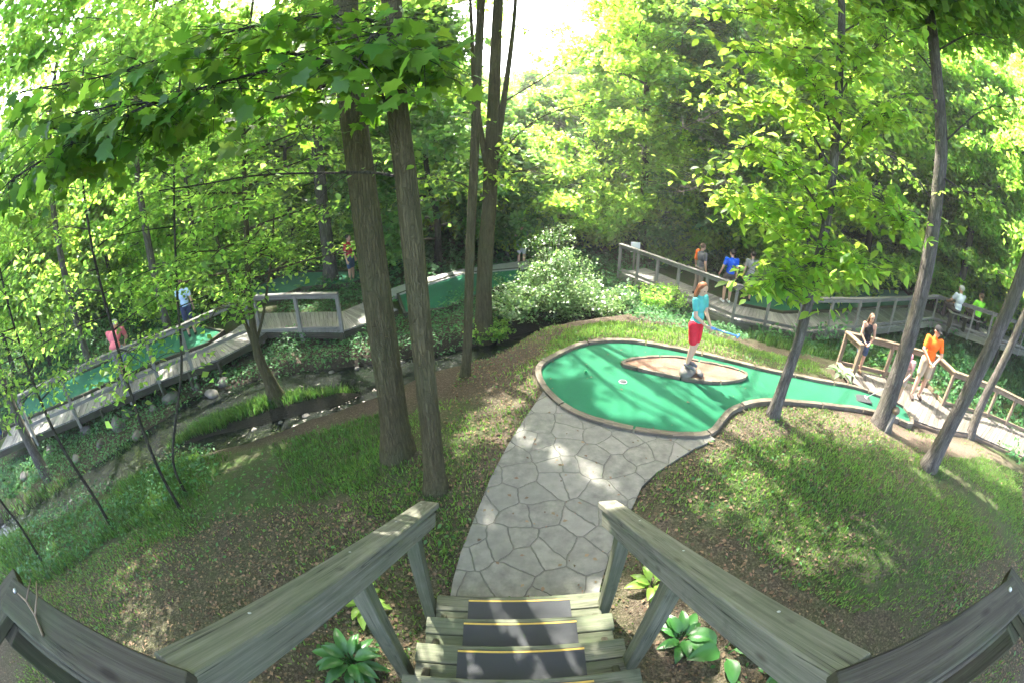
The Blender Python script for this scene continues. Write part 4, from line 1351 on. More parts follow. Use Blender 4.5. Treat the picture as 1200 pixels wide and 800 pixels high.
while cnt < 86 and tries < 6000:
    tries += 1
    az = random.uniform(-82, 82); D = 14.5 + 30*random.random()**.9
    if not try_place(az, D, 2.9): continue
    l, g = sec_of(az)
    gap = -9 < az < 11
    if az < -50 and random.random() < .45: continue
    if gap: top = max(3.0, D*math.tan(R(random.uniform(8, 12))) + 2.2)
    elif az > 44: top = random.uniform(11, 17)
    elif az < -44: top = random.uniform(6, 10)
    else: top = random.uniform(9, 15)
    low = random.random() < .6
    z0 = random.uniform(.5, 1.2) if low else random.uniform(2.0, 3.4)
    if az < -50: z0 = random.uniform(2.2, 4.2)
    mat = random.choice(['leaf_mid', 'leaf_bright', 'leaf_bright', 'leaf_mid', 'leaf_dark'] if az > -10 else ['leaf_mid', 'leaf_mid', 'leaf_dark', 'leaf_bright'])
    if D > 25 and not gap and len(protos) >= 7:
        x, y = D*math.sin(R(az)), D*math.cos(R(az))
        copy_tree(random.choice(protos), (x, y, hgt(x, y)), random.uniform(0, 6.28), random.uniform(.85, 1.25), l, g)
    else:
        t_ = bg_tree(az, D, top, z0, min(4.2, top*.38), l, g, leaf=.36 + .004*D, mat=mat, limbs=int(17+top*1.5), sprays=8 if az > -44 else 6, leaves=24, spr=.85, bark=random.choice(['bark_dark', 'bark_b', 'bark_dark']), r0=random.uniform(.08, .17))
        if D > 25 and not gap: protos.append(t_)
    cnt += 1

for az, D, t_, lab in ((-77, 10.5, 16, 'tall shade tree added at the left margin beside the end of the left boardwalk'), (-63, 14.2, 16.5, 'tall added shade tree close behind the left boardwalk railing'), (-50, 13.6, 16, 'tall added shade tree close behind the corner of the left boardwalk carpet')):  # tall trees added so their crowns shade the left side
    bg_tree(az, D, t_, 6.0, 5.2, lab, None, leaf=.42, mat='leaf_mid', limbs=24, sprays=5, leaves=24, spr=1.0, bark='bark_b', r0=.15)

for az, D, t_, lab in ((5, 17.5, 4.6, 'small bright leafy tree right behind the tall bleached bush'), (10.5, 19.5, 7.0, 'bright leafy tree rising above and behind the sunlit bush'), (14, 20.5, 8.5, 'broad bright tree behind the white board at the walkway end'),
                       (21, 18.6, 7.5, 'bright low branched tree behind the person with the orange sleeve'), (26.5, 19.2, 8.5, 'bright low branched tree behind the man in blue'), (33, 19.5, 8.5, 'bright full tree behind the shaded carpet of the raised walkway')):
    bg_tree(az, D, t_, .4, 3.2, lab, None, leaf=.36, mat='leaf_bright', limbs=30, sprays=8, leaves=24, spr=.8, bark='bark_b', r0=.08)

# far woods as one mass
def far_mass():
    P, sz = [], []
    n = 60000
    az = rng.uniform(-95, 95, n); D = rng.uniform(44, 62, n)
    hmax = np.where((az > -9) & (az < 11), 8.5, np.where(az < -45, 3, np.where(az > 40, 24, 20))) * (1 + .25*np.sin(az*.31) + .2*np.sin(az*.83+1))
    z = rng.uniform(0, 1, n)**.9 * hmax
    x, y = D*np.sin(np.radians(az)), D*np.cos(np.radians(az))
    P = np.c_[x, y, z + hgt_np(x, y)]
    return P, rng.uniform(.7, 1.5, n)


P, sz = far_mass()
tag(leaf_mesh('forest', P, sz, None, M['forest'], None, (0, 0, 0), .7, .3, prune=False, shape_list=LEAF_TWIGS), kind='stuff')

# ------------------------------------------------------------------ shrubs
def shrub(px, py, w, h, label, mat, leaf=.12, n=2600, group=None, top_px=None, base=None, name='shrub', stems=9):
    p = gp(px, py) if base is None else base
    root = empty(name, p, label, 'shrub', group)
    mb = MB(p)
    P = []
    for i in range(stems):
        az = i*2.399 + random.random(); L = random.uniform(.5, 1)
        tip = p + Vector((math.cos(az)*w*.5*L, math.sin(az)*w*.5*L, h*random.uniform(.55, 1.0)*(1.15-.5*L)))
        mid = p.lerp(tip, .5) + Vector((0, 0, h*.08))
        mb.tube([p - Vector((0, 0, .05)), mid, tip], [.018, .012, .005], 6)
        k = max(3, int(n/stems/22))
        for j in range(k):
            f = random.uniform(.12, 1.05)
            c = (p.lerp(mid, f*2) if f < .5 else mid.lerp(tip, f*2-1)) + Vector((random.gauss(0, w*.13), random.gauss(0, w*.13), random.gauss(0, h*.07)))
            P.append(spray(c, (math.cos(az), math.sin(az), .2), min(w, h)*.17*random.uniform(.7, 1.3), 22, .3))
    mb.build('stem', M['bark_dark'], root)
    P = np.concatenate(P)
    P = P[P[:, 2] > p.z - .02]
    leaf_mesh('foliage', P, leaf*rng.uniform(.6, 1.2, len(P)), LEAF_KITE, mat, root, p, .6, .2)


shrub(655, 372, 2.2, 1.9, 'large sunlit pale green bush in front of the far path, left of the raised walkway', M['leaf_gloss'], .075, 8500, stems=16)
shrub(645, 356, 1.3, 3.0, 'tall bleached bright bush rising behind the large sunlit bush', M['leaf_gloss'], .08, 6500, stems=12)
shrub(705, 366, 1.7, 1.1, 'low leafy shrub spilling from the right side of the sunlit bush', M['leaf_gloss'], .09, 3000)
shrub(606, 374, 1.6, 1.4, 'low shrub between the forked trunk and the sunlit bush', M['leaf_gloss'], .09, 2800)
shrub(770, 362, 1.5, .9, 'shrub hanging over the bank in front of the raised walkway', M['leaf_mid'], .09, 2400)
shrub(575, 395, 1.0, .6, 'small leafy shrub at the foot of the forked trunk', M['leaf_mid'], .08, 1600)
sh_lab = [((-80, -40), 'dark leafy understorey shrub beyond the left boardwalk', 'understorey beyond the left boardwalk'), ((-40, -8), 'understorey shrub behind the far putting carpets', 'understorey behind the far carpets'),
          ((-8, 22), 'dark understorey shrub behind the bright bush', 'understorey behind the bright bush'), ((22, 80), 'dark understorey shrub behind the raised walkway', 'understorey behind the raised walkway')]
placed = []
random.seed(5)
cnt = tries = 0
while cnt < 84 and tries < 5000:
    tries += 1
    az = random.uniform(-80, 80); D = random.uniform(14.5, 32)
    if not try_place(az, D, 1.7): continue
    x, y = D*math.sin(R(az)), D*math.cos(R(az))
    lg = [q for q in sh_lab if q[0][0] <= az < q[0][1]] or [sh_lab[-1]]
    shrub(0, 0, random.uniform(2.2, 3.6), random.uniform(1.4, 3.0), lg[0][1], M[random.choice(['leaf_dark', 'leaf_mid', 'leaf_mid'])], .18, 2000, lg[0][2], base=Vector((x, y, hgt(x, y))))
    cnt += 1

# ------------------------------------------------------------------ ground cover (stuff)
def sample_poly(poly, dens, clear=True):
    xs = [p[0] for p in poly]; ys = [p[1] for p in poly]
    n = int((max(xs)-min(xs))*(max(ys)-min(ys))*dens)
    x = rng.uniform(min(xs), max(xs), n); y = rng.uniform(min(ys), max(ys), n)
    k = inpoly(x, y, poly)
    x, y = x[k], y[k]
    if clear:
        k = ~(inpoly(x, y, GREEN) | inpoly(x, y, PATH) | (dist_poly(x, y, GREEN, True) < .13) | inpoly(x, y, nw_far + nw_near[::-1]) | ((np.abs(x-.05) < .68) & (y < 1.7)))
        x, y = x[k], y[k]
    return x, y


def vnoise(x, y, s, seed):
    r = np.random.default_rng(seed)
    a = r.uniform(0, 6.28, 8); f = r.uniform(.6, 1.8, 8)*s; ph = r.uniform(0, 6.28, 8)
    return sum(np.sin((x*np.cos(a[i])+y*np.sin(a[i]))*f[i]+ph[i]) for i in range(8))/8**.5


def grass_mesh(name, regions, mat):
    V, F = [], []
    base = 0
    for poly, dens, h, thr, ns in regions:
        x, y = sample_poly(poly, dens)
        k = vnoise(x, y, ns, 3) + rng.normal(0, .35, len(x)) > thr
        d = np.minimum(dist_poly(x, y, ST1), dist_poly(x, y, ST2))
        k &= d > np.where(x < -5.6, .42, .5)
        x, y = x[k], y[k]
        z = hgt_np(x, y)
        n = len(x)
        hh = h*rng.uniform(.45, 1.3, n); a = rng.uniform(0, 6.28, n); w = rng.uniform(.004, .009, n) * (1 + h*3)
        bend = rng.uniform(.15, .7, n)*hh; b = rng.uniform(0, 6.28, n)
        p = np.c_[x, y, z-.005]
        s = np.c_[np.cos(a)*w, np.sin(a)*w, np.zeros(n)]
        m_ = p + np.c_[np.cos(b)*bend*.3, np.sin(b)*bend*.3, hh*.6]
        tp_ = p + np.c_[np.cos(b)*bend, np.sin(b)*bend, hh]
        v = np.stack([p-s, p+s, m_+s*.8, m_-s*.8, tp_], 1).reshape(-1, 3)
        ids = base + np.arange(n)[:, None]*5
        V.append(v); F.append((ids + np.array([[0, 1, 2, 3]]), ids + np.array([[3, 2, 4]])))
        base += n*5
    return tag(mesh_np(name, np.concatenate(V), [np.concatenate([f[0] for f in F]), np.concatenate([f[1] for f in F])], mat), kind='stuff')


UNDER_L = gpoly([(250, 500), (200, 505), (130, 530), (60, 570), (0, 600), (0, 690), (40, 690), (120, 640), (200, 600), (260, 560)])
grass_mesh('grass', [(LAWN_R, 1100, .06, .05, 1.6), (LAWN_L, 1100, .055, -.05, 1.8), (BACK, 900, .08, -.3, 1.5), (DIRT_R, 700, .05, .35, 2.4), (MULCH, 640, .05, -.12, 1.1), (gpoly([(520, 500), (535, 440), (560, 410), (610, 395), (680, 385), (690, 398), (645, 418), (625, 440), (630, 468), (600, 500), (570, 540)]), 700, .06, .1, 1.5)], M['grass'])
grass_mesh('grass', [(SLOPE_L, 850, .085, -.12, 1.5), (MOUND, 1500, .2, -2, 1), (BANK_R, 260, .28, -1, 1), (UNDER_L, 420, .2, -.3, 1.2)], M['grass_dark'])


def ground_leaves(name, regions, mat, shape, leaf, tilt=.35, droop=.1):
    P, Sz = [], []
    for poly, dens, h, thr, ns in regions:
        x, y = sample_poly(poly, dens)
        k = vnoise(x, y, ns, 9) + rng.normal(0, .3, len(x)) > thr
        x, y = x[k], y[k]
        z = hgt_np(x, y) + .012 + h*rng.uniform(0, 1, len(x))*(.6+.4*vnoise(x, y, 2.2, 4))
        d = np.minimum(dist_poly(x, y, ST1), dist_poly(x, y, ST2)) > .5
        P.append(np.c_[x, y, z][d])
    P = np.concatenate(P)
    return tag(leaf_mesh(name, P, leaf*rng.uniform(.5, 1.3, len(P)), shape, mat, None, (0, 0, 0), tilt, droop, prune=False), kind='stuff')


IVY1 = gpoly([(600, 385), (560, 405), (520, 418), (440, 430), (370, 440), (300, 450), (250, 460), (260, 430), (300, 400), (400, 392), (440, 385), (480, 370), (540, 345), (600, 345)])
IVY2 = gpoly([(90, 500), (180, 455), (250, 428), (270, 445), (210, 485), (150, 525), (80, 560), (0, 590), (0, 545)])
IVY3 = gpoly([(330, 350), (420, 335), (455, 350), (440, 365), (390, 368), (320, 370)])
IVY4 = gpoly([(600, 330), (730, 325), (800, 355), (860, 385), (880, 402), (780, 385), (700, 372), (620, 385)])
IVY5 = gpoly([(900, 392), (1000, 396), (1100, 388), (1200, 415), (1200, 450), (1100, 430), (990, 425), (930, 415)])
ground_leaves('ground_cover', [(IVY1, 420, .32, -1.2, 1.2), (IVY3, 300, .25, -2, 1), (IVY4, 260, .3, -1, 1), (IVY2, 300, .4, -1.2, 1.2), (UNDER_L, 200, .45, -.2, 1), (IVY5, 150, .3, -.6, 1)], M['ivy'], LEAF_OVAL, .085, .45, .15)
WOODS = [Vector((d*math.sin(R(a)), d*math.cos(R(a)), 0)) for a, d in [(k, 11.0) for k in range(-85, 86, 6)] + [(k, 34) for k in range(85, -86, -6)]]
PLAT = list(RB) + [q for q in rf2[::-1]]

HILL = gpoly([(520, 500), (535, 440), (560, 410), (610, 395), (680, 385), (690, 398), (645, 418), (625, 440), (630, 468), (600, 500), (570, 540)])
WEED = [(HILL, 45, .07, -.2, 1.6), (MULCH, 16, .06, .0, 1.4), (LAWN_R, 60, .07, .25, 1.5), (LAWN_L, 50, .06, .3, 1.5), (SLOPE_L, 90, .12, -.1, 1.3), (gpoly([(100, 640), (300, 600), (450, 640), (500, 690), (380, 760), (250, 760), (120, 700)]), 34, .06, .35, 1.6), (BACK, 70, .08, .2, 1.5), (DIRT_R, 40, .06, .2, 2)]
ground_leaves('weeds', WEED, M['weed'], LEAF_OVAL, .055, .5, .1)
fx, fy = sample_poly(WOODS, 30)
k_ = ~inpoly(fx, fy, PLAT) & ~inpoly(fx, fy, list(LB) + far2[::-1])
for pl in (cpx([(284, 352), (300, 337), (325, 326), (350, 320), (420, 318), (432, 326), (410, 333), (352, 338), (330, 347), (302, 352)], -.92), cpx([(448, 342), (492, 327), (545, 315), (620, 305), (612, 326), (570, 342), (520, 362), (476, 368)], -1.0)):
    k_ &= ~inpoly(fx, fy, pl)
fx, fy = fx[k_], fy[k_]
fz = hgt_np(fx, fy) + .02 + .5*rng.uniform(0, 1, len(fx))**2*(1+vnoise(fx, fy, .8, 6)).clip(0, 2)
tag(leaf_mesh('ground_cover', np.c_[fx, fy, fz], .26*rng.uniform(.5, 1.3, len(fx)), None, M['ivy'], None, (0, 0, 0), .5, .1, prune=False, shape_list=LEAF_TWIGS[:3]), kind='stuff')
ground_leaves('leaf_litter', [(MULCH, 230, .012, -.7, 1.3), (HILL, 260, .012, -1.5, 1.3), (IVY4, 60, .02, -2, 1)], M['litter'], LEAF_KITE, .046, .4, 0)

xs_ = rng.uniform(-1, 7.5, 900); ys_ = rng.uniform(1.7, 6.5, 900)
k_ = inpoly(xs_, ys_, PATH); g_ = inpoly(xs_, ys_, GREEN) & ~inpoly(xs_, ys_, ISL)
zz_ = np.where(g_, np.interp(xs_, [3.3, 7.2], [0, -.5]) + .02, .02)
k_ = (k_ & (rng.uniform(0, 1, 900) < .9)) | (g_ & (rng.uniform(0, 1, 900) < .16))
tag(leaf_mesh('leaf_litter', np.c_[xs_, ys_, zz_][k_], .05*rng.uniform(.4, 1.2, int(k_.sum())), LEAF_KITE, M['litter'], None, (0, 0, 0), .15, 0, prune=False), kind='stuff')

# hostas by the stairs
def hosta(px, py, n, L, mat, label, z=None, wide=.42):
    p = gp(px, py) if z is None else at(px, py, z)
    root = empty('hosta', p, label, 'plant', 'hostas around the stairs')
    for i in range(n):
        az = i*2.399 + random.uniform(-.25, .25)
        el = .35 + .75*(i/n)
        l = L*random.uniform(.8, 1.15)
        mb = MB(p)
        d = Vector((math.cos(az), math.sin(az), 0)); s = Vector((-d.y, d.x, 0))
        stem = l*.55
        c = [p + d*(.02) , p + d*stem*.6*math.cos(el) + Vector((0, 0, stem*.8*math.sin(el)+.03))]
        mb.tube([c[0], c[1]], [.006, .005], 6)
        # blade: grid along the midrib
        vs_, fs_ = [], []
        nu = 7
        for a in range(nu+1):
            f = a/nu
            wdt = l*wide*math.sin(math.pi*min(1, f**.72*.97+.02))**.8*.5 if 0 < f < 1 else .004
            if a == nu: wdt = .002
            drop = .62*f*f
            mid = c[1] + d*l*f*.95*math.cos(el*.55) + Vector((0, 0, l*f*math.sin(el*.75) - l*drop*.75))
            for k in (-1, -.5, 0, .5, 1):
                vs_.append(mid + s*wdt*k + Vector((0, 0, abs(k)*wdt*.35 + .004*math.sin(f*20+k*3))))
        for a in range(nu):
            for k in range(4): fs_.append([a*5+k, a*5+k+1, (a+1)*5+k+1, (a+1)*5+k])
        mb.add(vs_, fs_, None, True)
        mb.build('leaf', mat, root)


hosta(428, 712, 13, .20, M['hosta_lime'], 'yellow green hosta in sun on the upper left of the stairs', .0)
hosta(415, 778, 22, .24, M['hosta'], 'dark green narrow leaved hosta beside the lower left of the stairs', .02, .34)
hosta(762, 690, 11, .19, M['hosta_lime'], 'yellow green hosta in sun behind the right handrail posts', .0)
hosta(795, 752, 16, .21, M['hosta'], 'medium green hosta beside the right handrail post', .02)
hosta(845, 768, 6, .34, M['hosta'], 'large broad leaved upright hosta right of the stairs', .02, .48)
hosta(918, 792, 5, .30, M['hosta'], 'broad hosta leaf poking up below the right handrail', .02, .5)
hosta(985, 443, 14, .34, M['hosta_pale'], 'pale variegated hosta at the near end of the sunlit boardwalk', -.5, .4)

# rocks along the stream
def rock(p, s, label, group, seed):
    bm = bmesh.new(); bmesh.ops.create_icosphere(bm, subdivisions=3, radius=1)
    r_ = random.Random(seed)
    ph = [r_.uniform(0, 6) for _ in range(6)]
    sx, sy, sz = r_.uniform(.8, 1.3), r_.uniform(.7, 1.1), r_.uniform(.5, .8)
    for v in bm.verts:
        c = v.co
        k = 1 + .13*math.sin(c.x*2.3+ph[0]) + .12*math.sin(c.y*2.9+ph[1]+c.z) + .07*math.sin(c.z*5+ph[2]+c.x*3) + .04*math.sin(c.x*9+ph[3])*math.sin(c.y*8+ph[4])
        v.co = Vector((c.x*sx, c.y*sy, c.z*sz))*k*s
    me = bpy.data.meshes.new('rock'); bm.to_mesh(me); bm.free(); me.materials.append(M['rock'])
    for q in me.polygons: q.use_smooth = True
    o = link(bpy.data.objects.new('rock', me)); o.location = p + Vector((0, 0, s*.25)); o.rotation_euler = (0, 0, r_.uniform(0, 6))
    tag(o, label, 'rock', group)


for i, (x, y, s) in enumerate([(248, 463, .2), (262, 450, .14), (230, 455, .16), (200, 468, .24), (150, 487, .2), (140, 500, .24), (100, 507, .18), (118, 520, .14), (180, 480, .12), (160, 512, .15), (60, 530, .2), (270, 462, .1), (90, 540, .14), (30, 560, .2)]):
    rock(gp(x, y), s, 'rounded grey rock on the stream bank under the left boardwalk', 'rocks under the left boardwalk', i+3)
for i, (x, y, s) in enumerate([(420, 438, .08), (390, 445, .07), (470, 432, .09), (360, 492, .08), (330, 500, .07), (500, 428, .08), (440, 470, .07), (300, 508, .08)]):
    p = gp(x, y); rock(Vector((p.x, p.y, -1.50)), s, 'small wet stone breaking the surface of the stream', 'wet stones in the stream', i+40)
island_z = .035
pr = at(806, 437, .05)
rock(pr, .15, 'pale boulder on the dirt island that the girl in teal stands on', None, 77)
rock(pr + Vector((.18, -.05, 0)), .08, 'smaller dark rock leaning on the island boulder', None, 78)

# sign at the walkway end, tee post by the grey trunk
p = RB[0] + Vector((.55, .35, 0)); p = atd(744, 292, 15.0); 
sg = empty('sign', Vector((p.x, p.y, hgt(p.x, p.y))), 'small blank white board on a post at the far end of the raised walkway', 'sign')
so = Vector((p.x, p.y, hgt(p.x, p.y)))
mb = MB(so); mb.bar(so, Vector((p.x, p.y, p.z-.1)), .07, .07, up=(1, 0, 0)); mb.build('post', M['wood_grey'], sg)
mb = MB(so); mb.bar((p.x-.17, p.y-.05, p.z+.08), (p.x+.17, p.y-.05, p.z+.08), .03, .36); mb.build('board', M['white'], sg)
q = gp(1031, 501)
tp = empty('tee_post', q, 'short square wooden post with a rounded brown top at the foot of the grey trunk', 'post')
mb = MB(q); mb.bar(q + Vector((.05, -.1, -.1)), q + Vector((.14, -.1, .36)), .09, .09, up=(1, 0, 0)); mb.build('post_body', M['wood_deck'], tp)
mb = MB(q); mb.tube([q+Vector((.14, -.1, .355)), q+Vector((.15, -.1, .40)), q+Vector((.155, -.1, .45)), q+Vector((.16, -.1, .48))], [.06, .085, .075, .03], 14); mb.build('post_cap', M['wood_warm'], tp)

# ------------------------------------------------------------------ people
def solid(parts, voxel, smooth=2):
    """union of tapered limbs (a, ra, b, rb) and ellipsoids (c, (rx,ry,rz)) as one continuous surface"""
    bm = bmesh.new()
    for q in parts:
        if len(q) == 4:
            a, ra, b, rb_ = Vector(q[0]), q[1], Vector(q[2]), q[3]
            d = b-a; L = d.length
            for c, r_ in ((a, ra), (b, rb_)):
                bmesh.ops.create_icosphere(bm, subdivisions=2, radius=r_, matrix=Matrix.Translation(c))
            if L > 1e-5:
                mt_ = Matrix.Translation((a+b)/2) @ d.to_track_quat('Z', 'Y').to_matrix().to_4x4()
                bmesh.ops.create_cone(bm, cap_ends=True, segments=14, radius1=ra, radius2=rb_, depth=L, matrix=mt_)
        else:
            c, r3 = Vector(q[0]), q[1]
            rot = q[2].to_matrix().to_4x4() if len(q) > 2 else Matrix()
            bmesh.ops.create_icosphere(bm, subdivisions=3, radius=1, matrix=Matrix.Translation(c) @ rot @ Matrix.Diagonal((*r3, 1)))
    me = bpy.data.meshes.new('tmp'); bm.to_mesh(me); bm.free()
    o = link(bpy.data.objects.new('tmp', me))
    md = o.modifiers.new('r', 'REMESH'); md.mode = 'VOXEL'; md.voxel_size = voxel; md.use_smooth_shade = True
    sm = o.modifiers.new('s', 'SMOOTH'); sm.factor = .5; sm.iterations = smooth
    dg = bpy.context.evaluated_depsgraph_get()
    out = bpy.data.meshes.new_from_object(o.evaluated_get(dg))
    bpy.data.objects.remove(o); bpy.data.meshes.remove(me)
    return out


def cloth(name, col, var=.1):
    key = 'cloth ' + name
    if key not in M: M[key] = m_plain(key, col, .85, .15, max(var, .22), 14, .9)
    return M[key]


SKIN = m_plain('skin', (.50, .29, .20), .55, .35, .08, 40)
SKIN_P = m_plain('pale skin', (.58, .36, .27), .55, .35, .08, 40)
M['eye'] = m_plain('dark eye', (.03, .02, .015), .2, .5, .05)


def person(pos, yaw, h, label, pose=None, shirt=None, pants=None, hair=None, cap=None, shoes=None, longhair=False, sleeves=.55, shorts=True, vox=.014, skin=SKIN, female=False, tube_top=False, wide=1.0, extra=()):
    """local axes: +y the way the person faces, +x their right"""
    J = dict(pel=(0, 0, .525), bel=(0, .005, .60), che=(0, 0, .72), nec=(0, -.005, .825), head=(0, .012, .91),
             shR=(.105, 0, .795), elR=(.135, -.01, .625), wrR=(.145, .03, .475), shL=(-.105, 0, .795), elL=(-.135, -.01, .625), wrL=(-.145, .03, .475),
             hiR=(.052, 0, .51), knR=(.058, .012, .285), anR=(.06, -.01, .045), hiL=(-.052, 0, .51), knL=(-.058, .012, .285), anL=(-.06, -.01, .045))
    J.update(pose or {})
    J = {k: Vector(v)*h for k, v in J.items()}
    root = empty('person', pos, label, 'person', None, yaw)
    P = []
    sw = .92 if female else 1.0
    c = lambda a, ra, b, rb_: P.append((J[a] if isinstance(a, str) else a, ra*h, J[b] if isinstance(b, str) else b, rb_*h))
    spine_up = (J['nec']-J['bel']).normalized()
    xx = (J['shR']-J['shL']).normalized()
    ql = Matrix((xx, spine_up.cross(xx), spine_up)).transposed().to_quaternion()
    P.append((J['che'], (.082*h*sw, .058*h, .095*h), ql)); P.append((J['bel'], (.068*h*sw, .052*h, .08*h), ql)); P.append((J['pel'], (.078*h, .06*h, .06*h)))
    c('shL', .034, 'che', .05); c('shR', .034, 'che', .05); c('nec', .028, 'head', .026); c('che', .045, 'nec', .03)
    hands = []
    for s in 'LR':
        c('sh'+s, .032*sw, 'el'+s, .024*sw); c('el'+s, .024*sw, 'wr'+s, .0155*sw)
        c('pel', .055, 'hi'+s, .054); c('hi'+s, .054, 'kn'+s, .034); c('kn'+s, .033, J['kn'+s].lerp(J['an'+s], .35), .033); c(J['kn'+s].lerp(J['an'+s], .35), .033, 'an'+s, .02)
        an = J['an'+s]
        ft = Vector((J['kn'+s].x*0 + (.012 if s == 'R' else -.012)*h, .095*h, -.028*h))
        toe_dir = pose.get('toe'+s) if pose else None
        if toe_dir: ft = Vector(toe_dir)*h
        c(an + Vector((0, -.02*h, -.022*h)), .02, an + ft, .016)
        J['toe'+s] = an + ft
        # hand: palm, four unequal bent fingers, thumb from the side of the palm
        w, e = J['wr'+s], J['el'+s]
        d = (w-e).normalized()
        side = Vector((0, 1, 0)) - d*d.y
        side = side.normalized() if side.length > .2 else Vector((1, 0, 0))   # thumb side forward
        nrm = d.cross(side) * (1 if s == 'R' else -1)                          # towards the palm
        if nrm.dot(Vector((-1 if s == 'R' else 1, 0, 0))) < 0: nrm = -nrm
        palm = w + d*.042*h
        P.append((w, .014*h, palm, .017*h)); P.append((w + side*.008*h, .012*h, palm + side*.014*h, .012*h)); P.append((w - side*.006*h, .012*h, palm - side*.014*h, .012*h))
        for k, ln in enumerate((.036, .042, .039, .030)):
            b0 = palm + side*(.017 - .0115*k)*h + d*.006*h
            k1 = b0 + (d*.9 + nrm*.35).normalized()*ln*.55*h
            k2 = k1 + (d*.5 + nrm*.85).normalized()*ln*.5*h
            P.append((b0, .0062*h, k1, .0056*h)); P.append((k1, .0056*h, k2, .0048*h))
        t0 = w + d*.018*h + side*.014*h; t1 = t0 + (side*.8 + d*.6 + nrm*.2).normalized()*.026*h; t2 = t1 + (d*.9 + side*.1 + nrm*.5).normalized()*.022*h
        P.append((t0, .008*h, t1, .0068*h)); P.append((t1, .0068*h, t2, .0055*h))
    # head: skull, jaw, nose, ears
    fw = Vector((pose or {}).get('look', (0, 1, -.1))).normalized()
    hx = fw.cross(Vector((0, 0, 1))).normalized(); hu = hx.cross(fw).normalized()
    qh = Matrix((hx, fw, hu)).transposed().to_quaternion()
    hd = J['head']
    P.append((hd + hu*.012*h, (.046*h, .056*h, .055*h), qh)); P.append((hd + fw*.012*h - hu*.03*h, (.035*h, .042*h, .042*h), qh))
    P.append((hd + fw*.056*h - hu*.002*h, .006*h, hd + fw*.064*h - hu*.014*h, .0085*h))
    for sx in (-1, 1): P.append((hd + hx*sx*.047*h - hu*.006*h, (.006*h, .012*h, .018*h), qh))
    P.append((hd + fw*.052*h - hu*.036*h, (.016*h, .006*h, .005*h), qh))
    body = solid(P, vox*.62 if vox < .012 else vox*.7)
    body.materials.clear(); body.materials.append(skin)
    ob = link(bpy.data.objects.new('body', body)); ob.parent = root

    def part(name, parts, mat, v=vox, sm=2):
        me = solid(parts, v, sm); me.materials.clear(); me.materials.append(mat)
        o = link(bpy.data.objects.new(name, me)); o.parent = root
        return o
    for sx in (-1, 1):
        part('eye', [(hd + hx*sx*.02*h + fw*.0505*h + hu*.004*h, (.0075*h, .005*h, .005*h), qh)], M['eye'], .003, 0)
    g = .012*h
    if shirt:
        Q = [(J['che'], (.082*h*sw+g, .058*h+g, .095*h), ql), (J['bel'], (.070*h*sw+g, .054*h+g, .085*h), ql), (J['pel'] + Vector((0, 0, .02*h)), (.080*h+g*.6, .062*h+g*.6, .05*h))]
        if not tube_top:
            for s in 'LR':
                Q.append((J['sh'+s], .038*h, J['che'], .055*h))
                Q.append((J['sh'+s], .037*h, J['sh'+s].lerp(J['el'+s], sleeves), .033*h))
            Q.append((J['che'], .05*h, J['nec'] - spine_up*.01*h, .036*h))
        part('shirt', Q, shirt)
    if pants:
        fl = .82 if shorts else .95
        Q = [(J['pel'], (.078*h+g, .06*h+g, .055*h))]
        for s in 'LR':
            Q.append((J['pel'], .06*h, J['hi'+s], .062*h))
            end = J['hi'+s].lerp(J['kn'+s], fl)
            Q.append((J['hi'+s], .062*h, end, .051*h if shorts else .045*h))
            if not shorts:
                Q.append((J['kn'+s], .042*h, J['an'+s] + Vector((0, 0, .012*h)), .034*h))
                Q.append((end, .045*h, J['kn'+s], .042*h))
        part('shorts' if shorts else 'trousers', Q, pants)
    if shoes:
        for s in 'LR':
            a = J['an'+s]
            part('shoe', [(a + Vector((0, -.022*h, -.022*h)), .025*h, a.lerp(J['toe'+s], .6) + Vector((0, 0, -.004*h)), .025*h), (a.lerp(J['toe'+s], .6), .024*h, J['toe'+s], .02*h)], shoes, .011)
    if hair:
        Q = [(hd - fw*.010*h + hu*.020*h, (.051*h, .056*h, .054*h), qh)]
        if longhair:
            Q += [(hd - fw*.035*h + hu*.0*h, .045*h, J['nec'] - fw*.05*h - hu*.02*h, .04*h), (J['nec'] - fw*.05*h - hu*.02*h, .04*h, J['che'] - fw*.065*h + hu*.02*h, .02*h)]
            for sx in (-1, 1): Q.append((hd + hx*sx*.045*h - fw*.01*h, .020*h, J['nec'] + hx*sx*.05*h - fw*.015*h, .018*h))
        part('hair', Q, hair, .010)
    if cap:
        part('cap', [(hd + hu*.030*h - fw*.003*h, (.053*h, .062*h, .044*h), qh), (hd + fw*.055*h + hu*.028*h, .012*h, hd + fw*.092*h + hu*.022*h, .010*h), (hd + fw*.055*h + hu*.028*h + hx*.022*h, .009*h, hd + fw*.085*h + hu*.022*h + hx*.018*h, .008*h), (hd + fw*.055*h + hu*.028*h - hx*.022*h, .009*h, hd + fw*.085*h + hu*.022*h - hx*.018*h, .008*h)], cap, .009)
    for nm, parts, mat in extra:
        part(nm, [tuple(Vector(v)*h if isinstance(v, tuple) and len(v) == 3 and i % 2 == 0 else (v*h if isinstance(v, (int, float)) else v) for i, v in enumerate(q)) for q in parts], mat)
    root.scale = (wide, wide, 1)
    return root, J


def face(pos, tx, ty):
    """yaw that turns +y towards the direction (tx, ty)"""
    return math.atan2(-tx, ty)


HB = m_plain('auburn hair', (.20, .075, .035), .6, .3, .3, 60, .4)
HD = m_plain('dark hair', (.03, .022, .016), .5, .4, .3, 60, .4)
HG = m_plain('grey hair', (.38, .37, .36), .6, .3, .2, 60, .4)
HBR = m_plain('brown hair', (.10, .055, .03), .55, .4, .3, 60, .4)
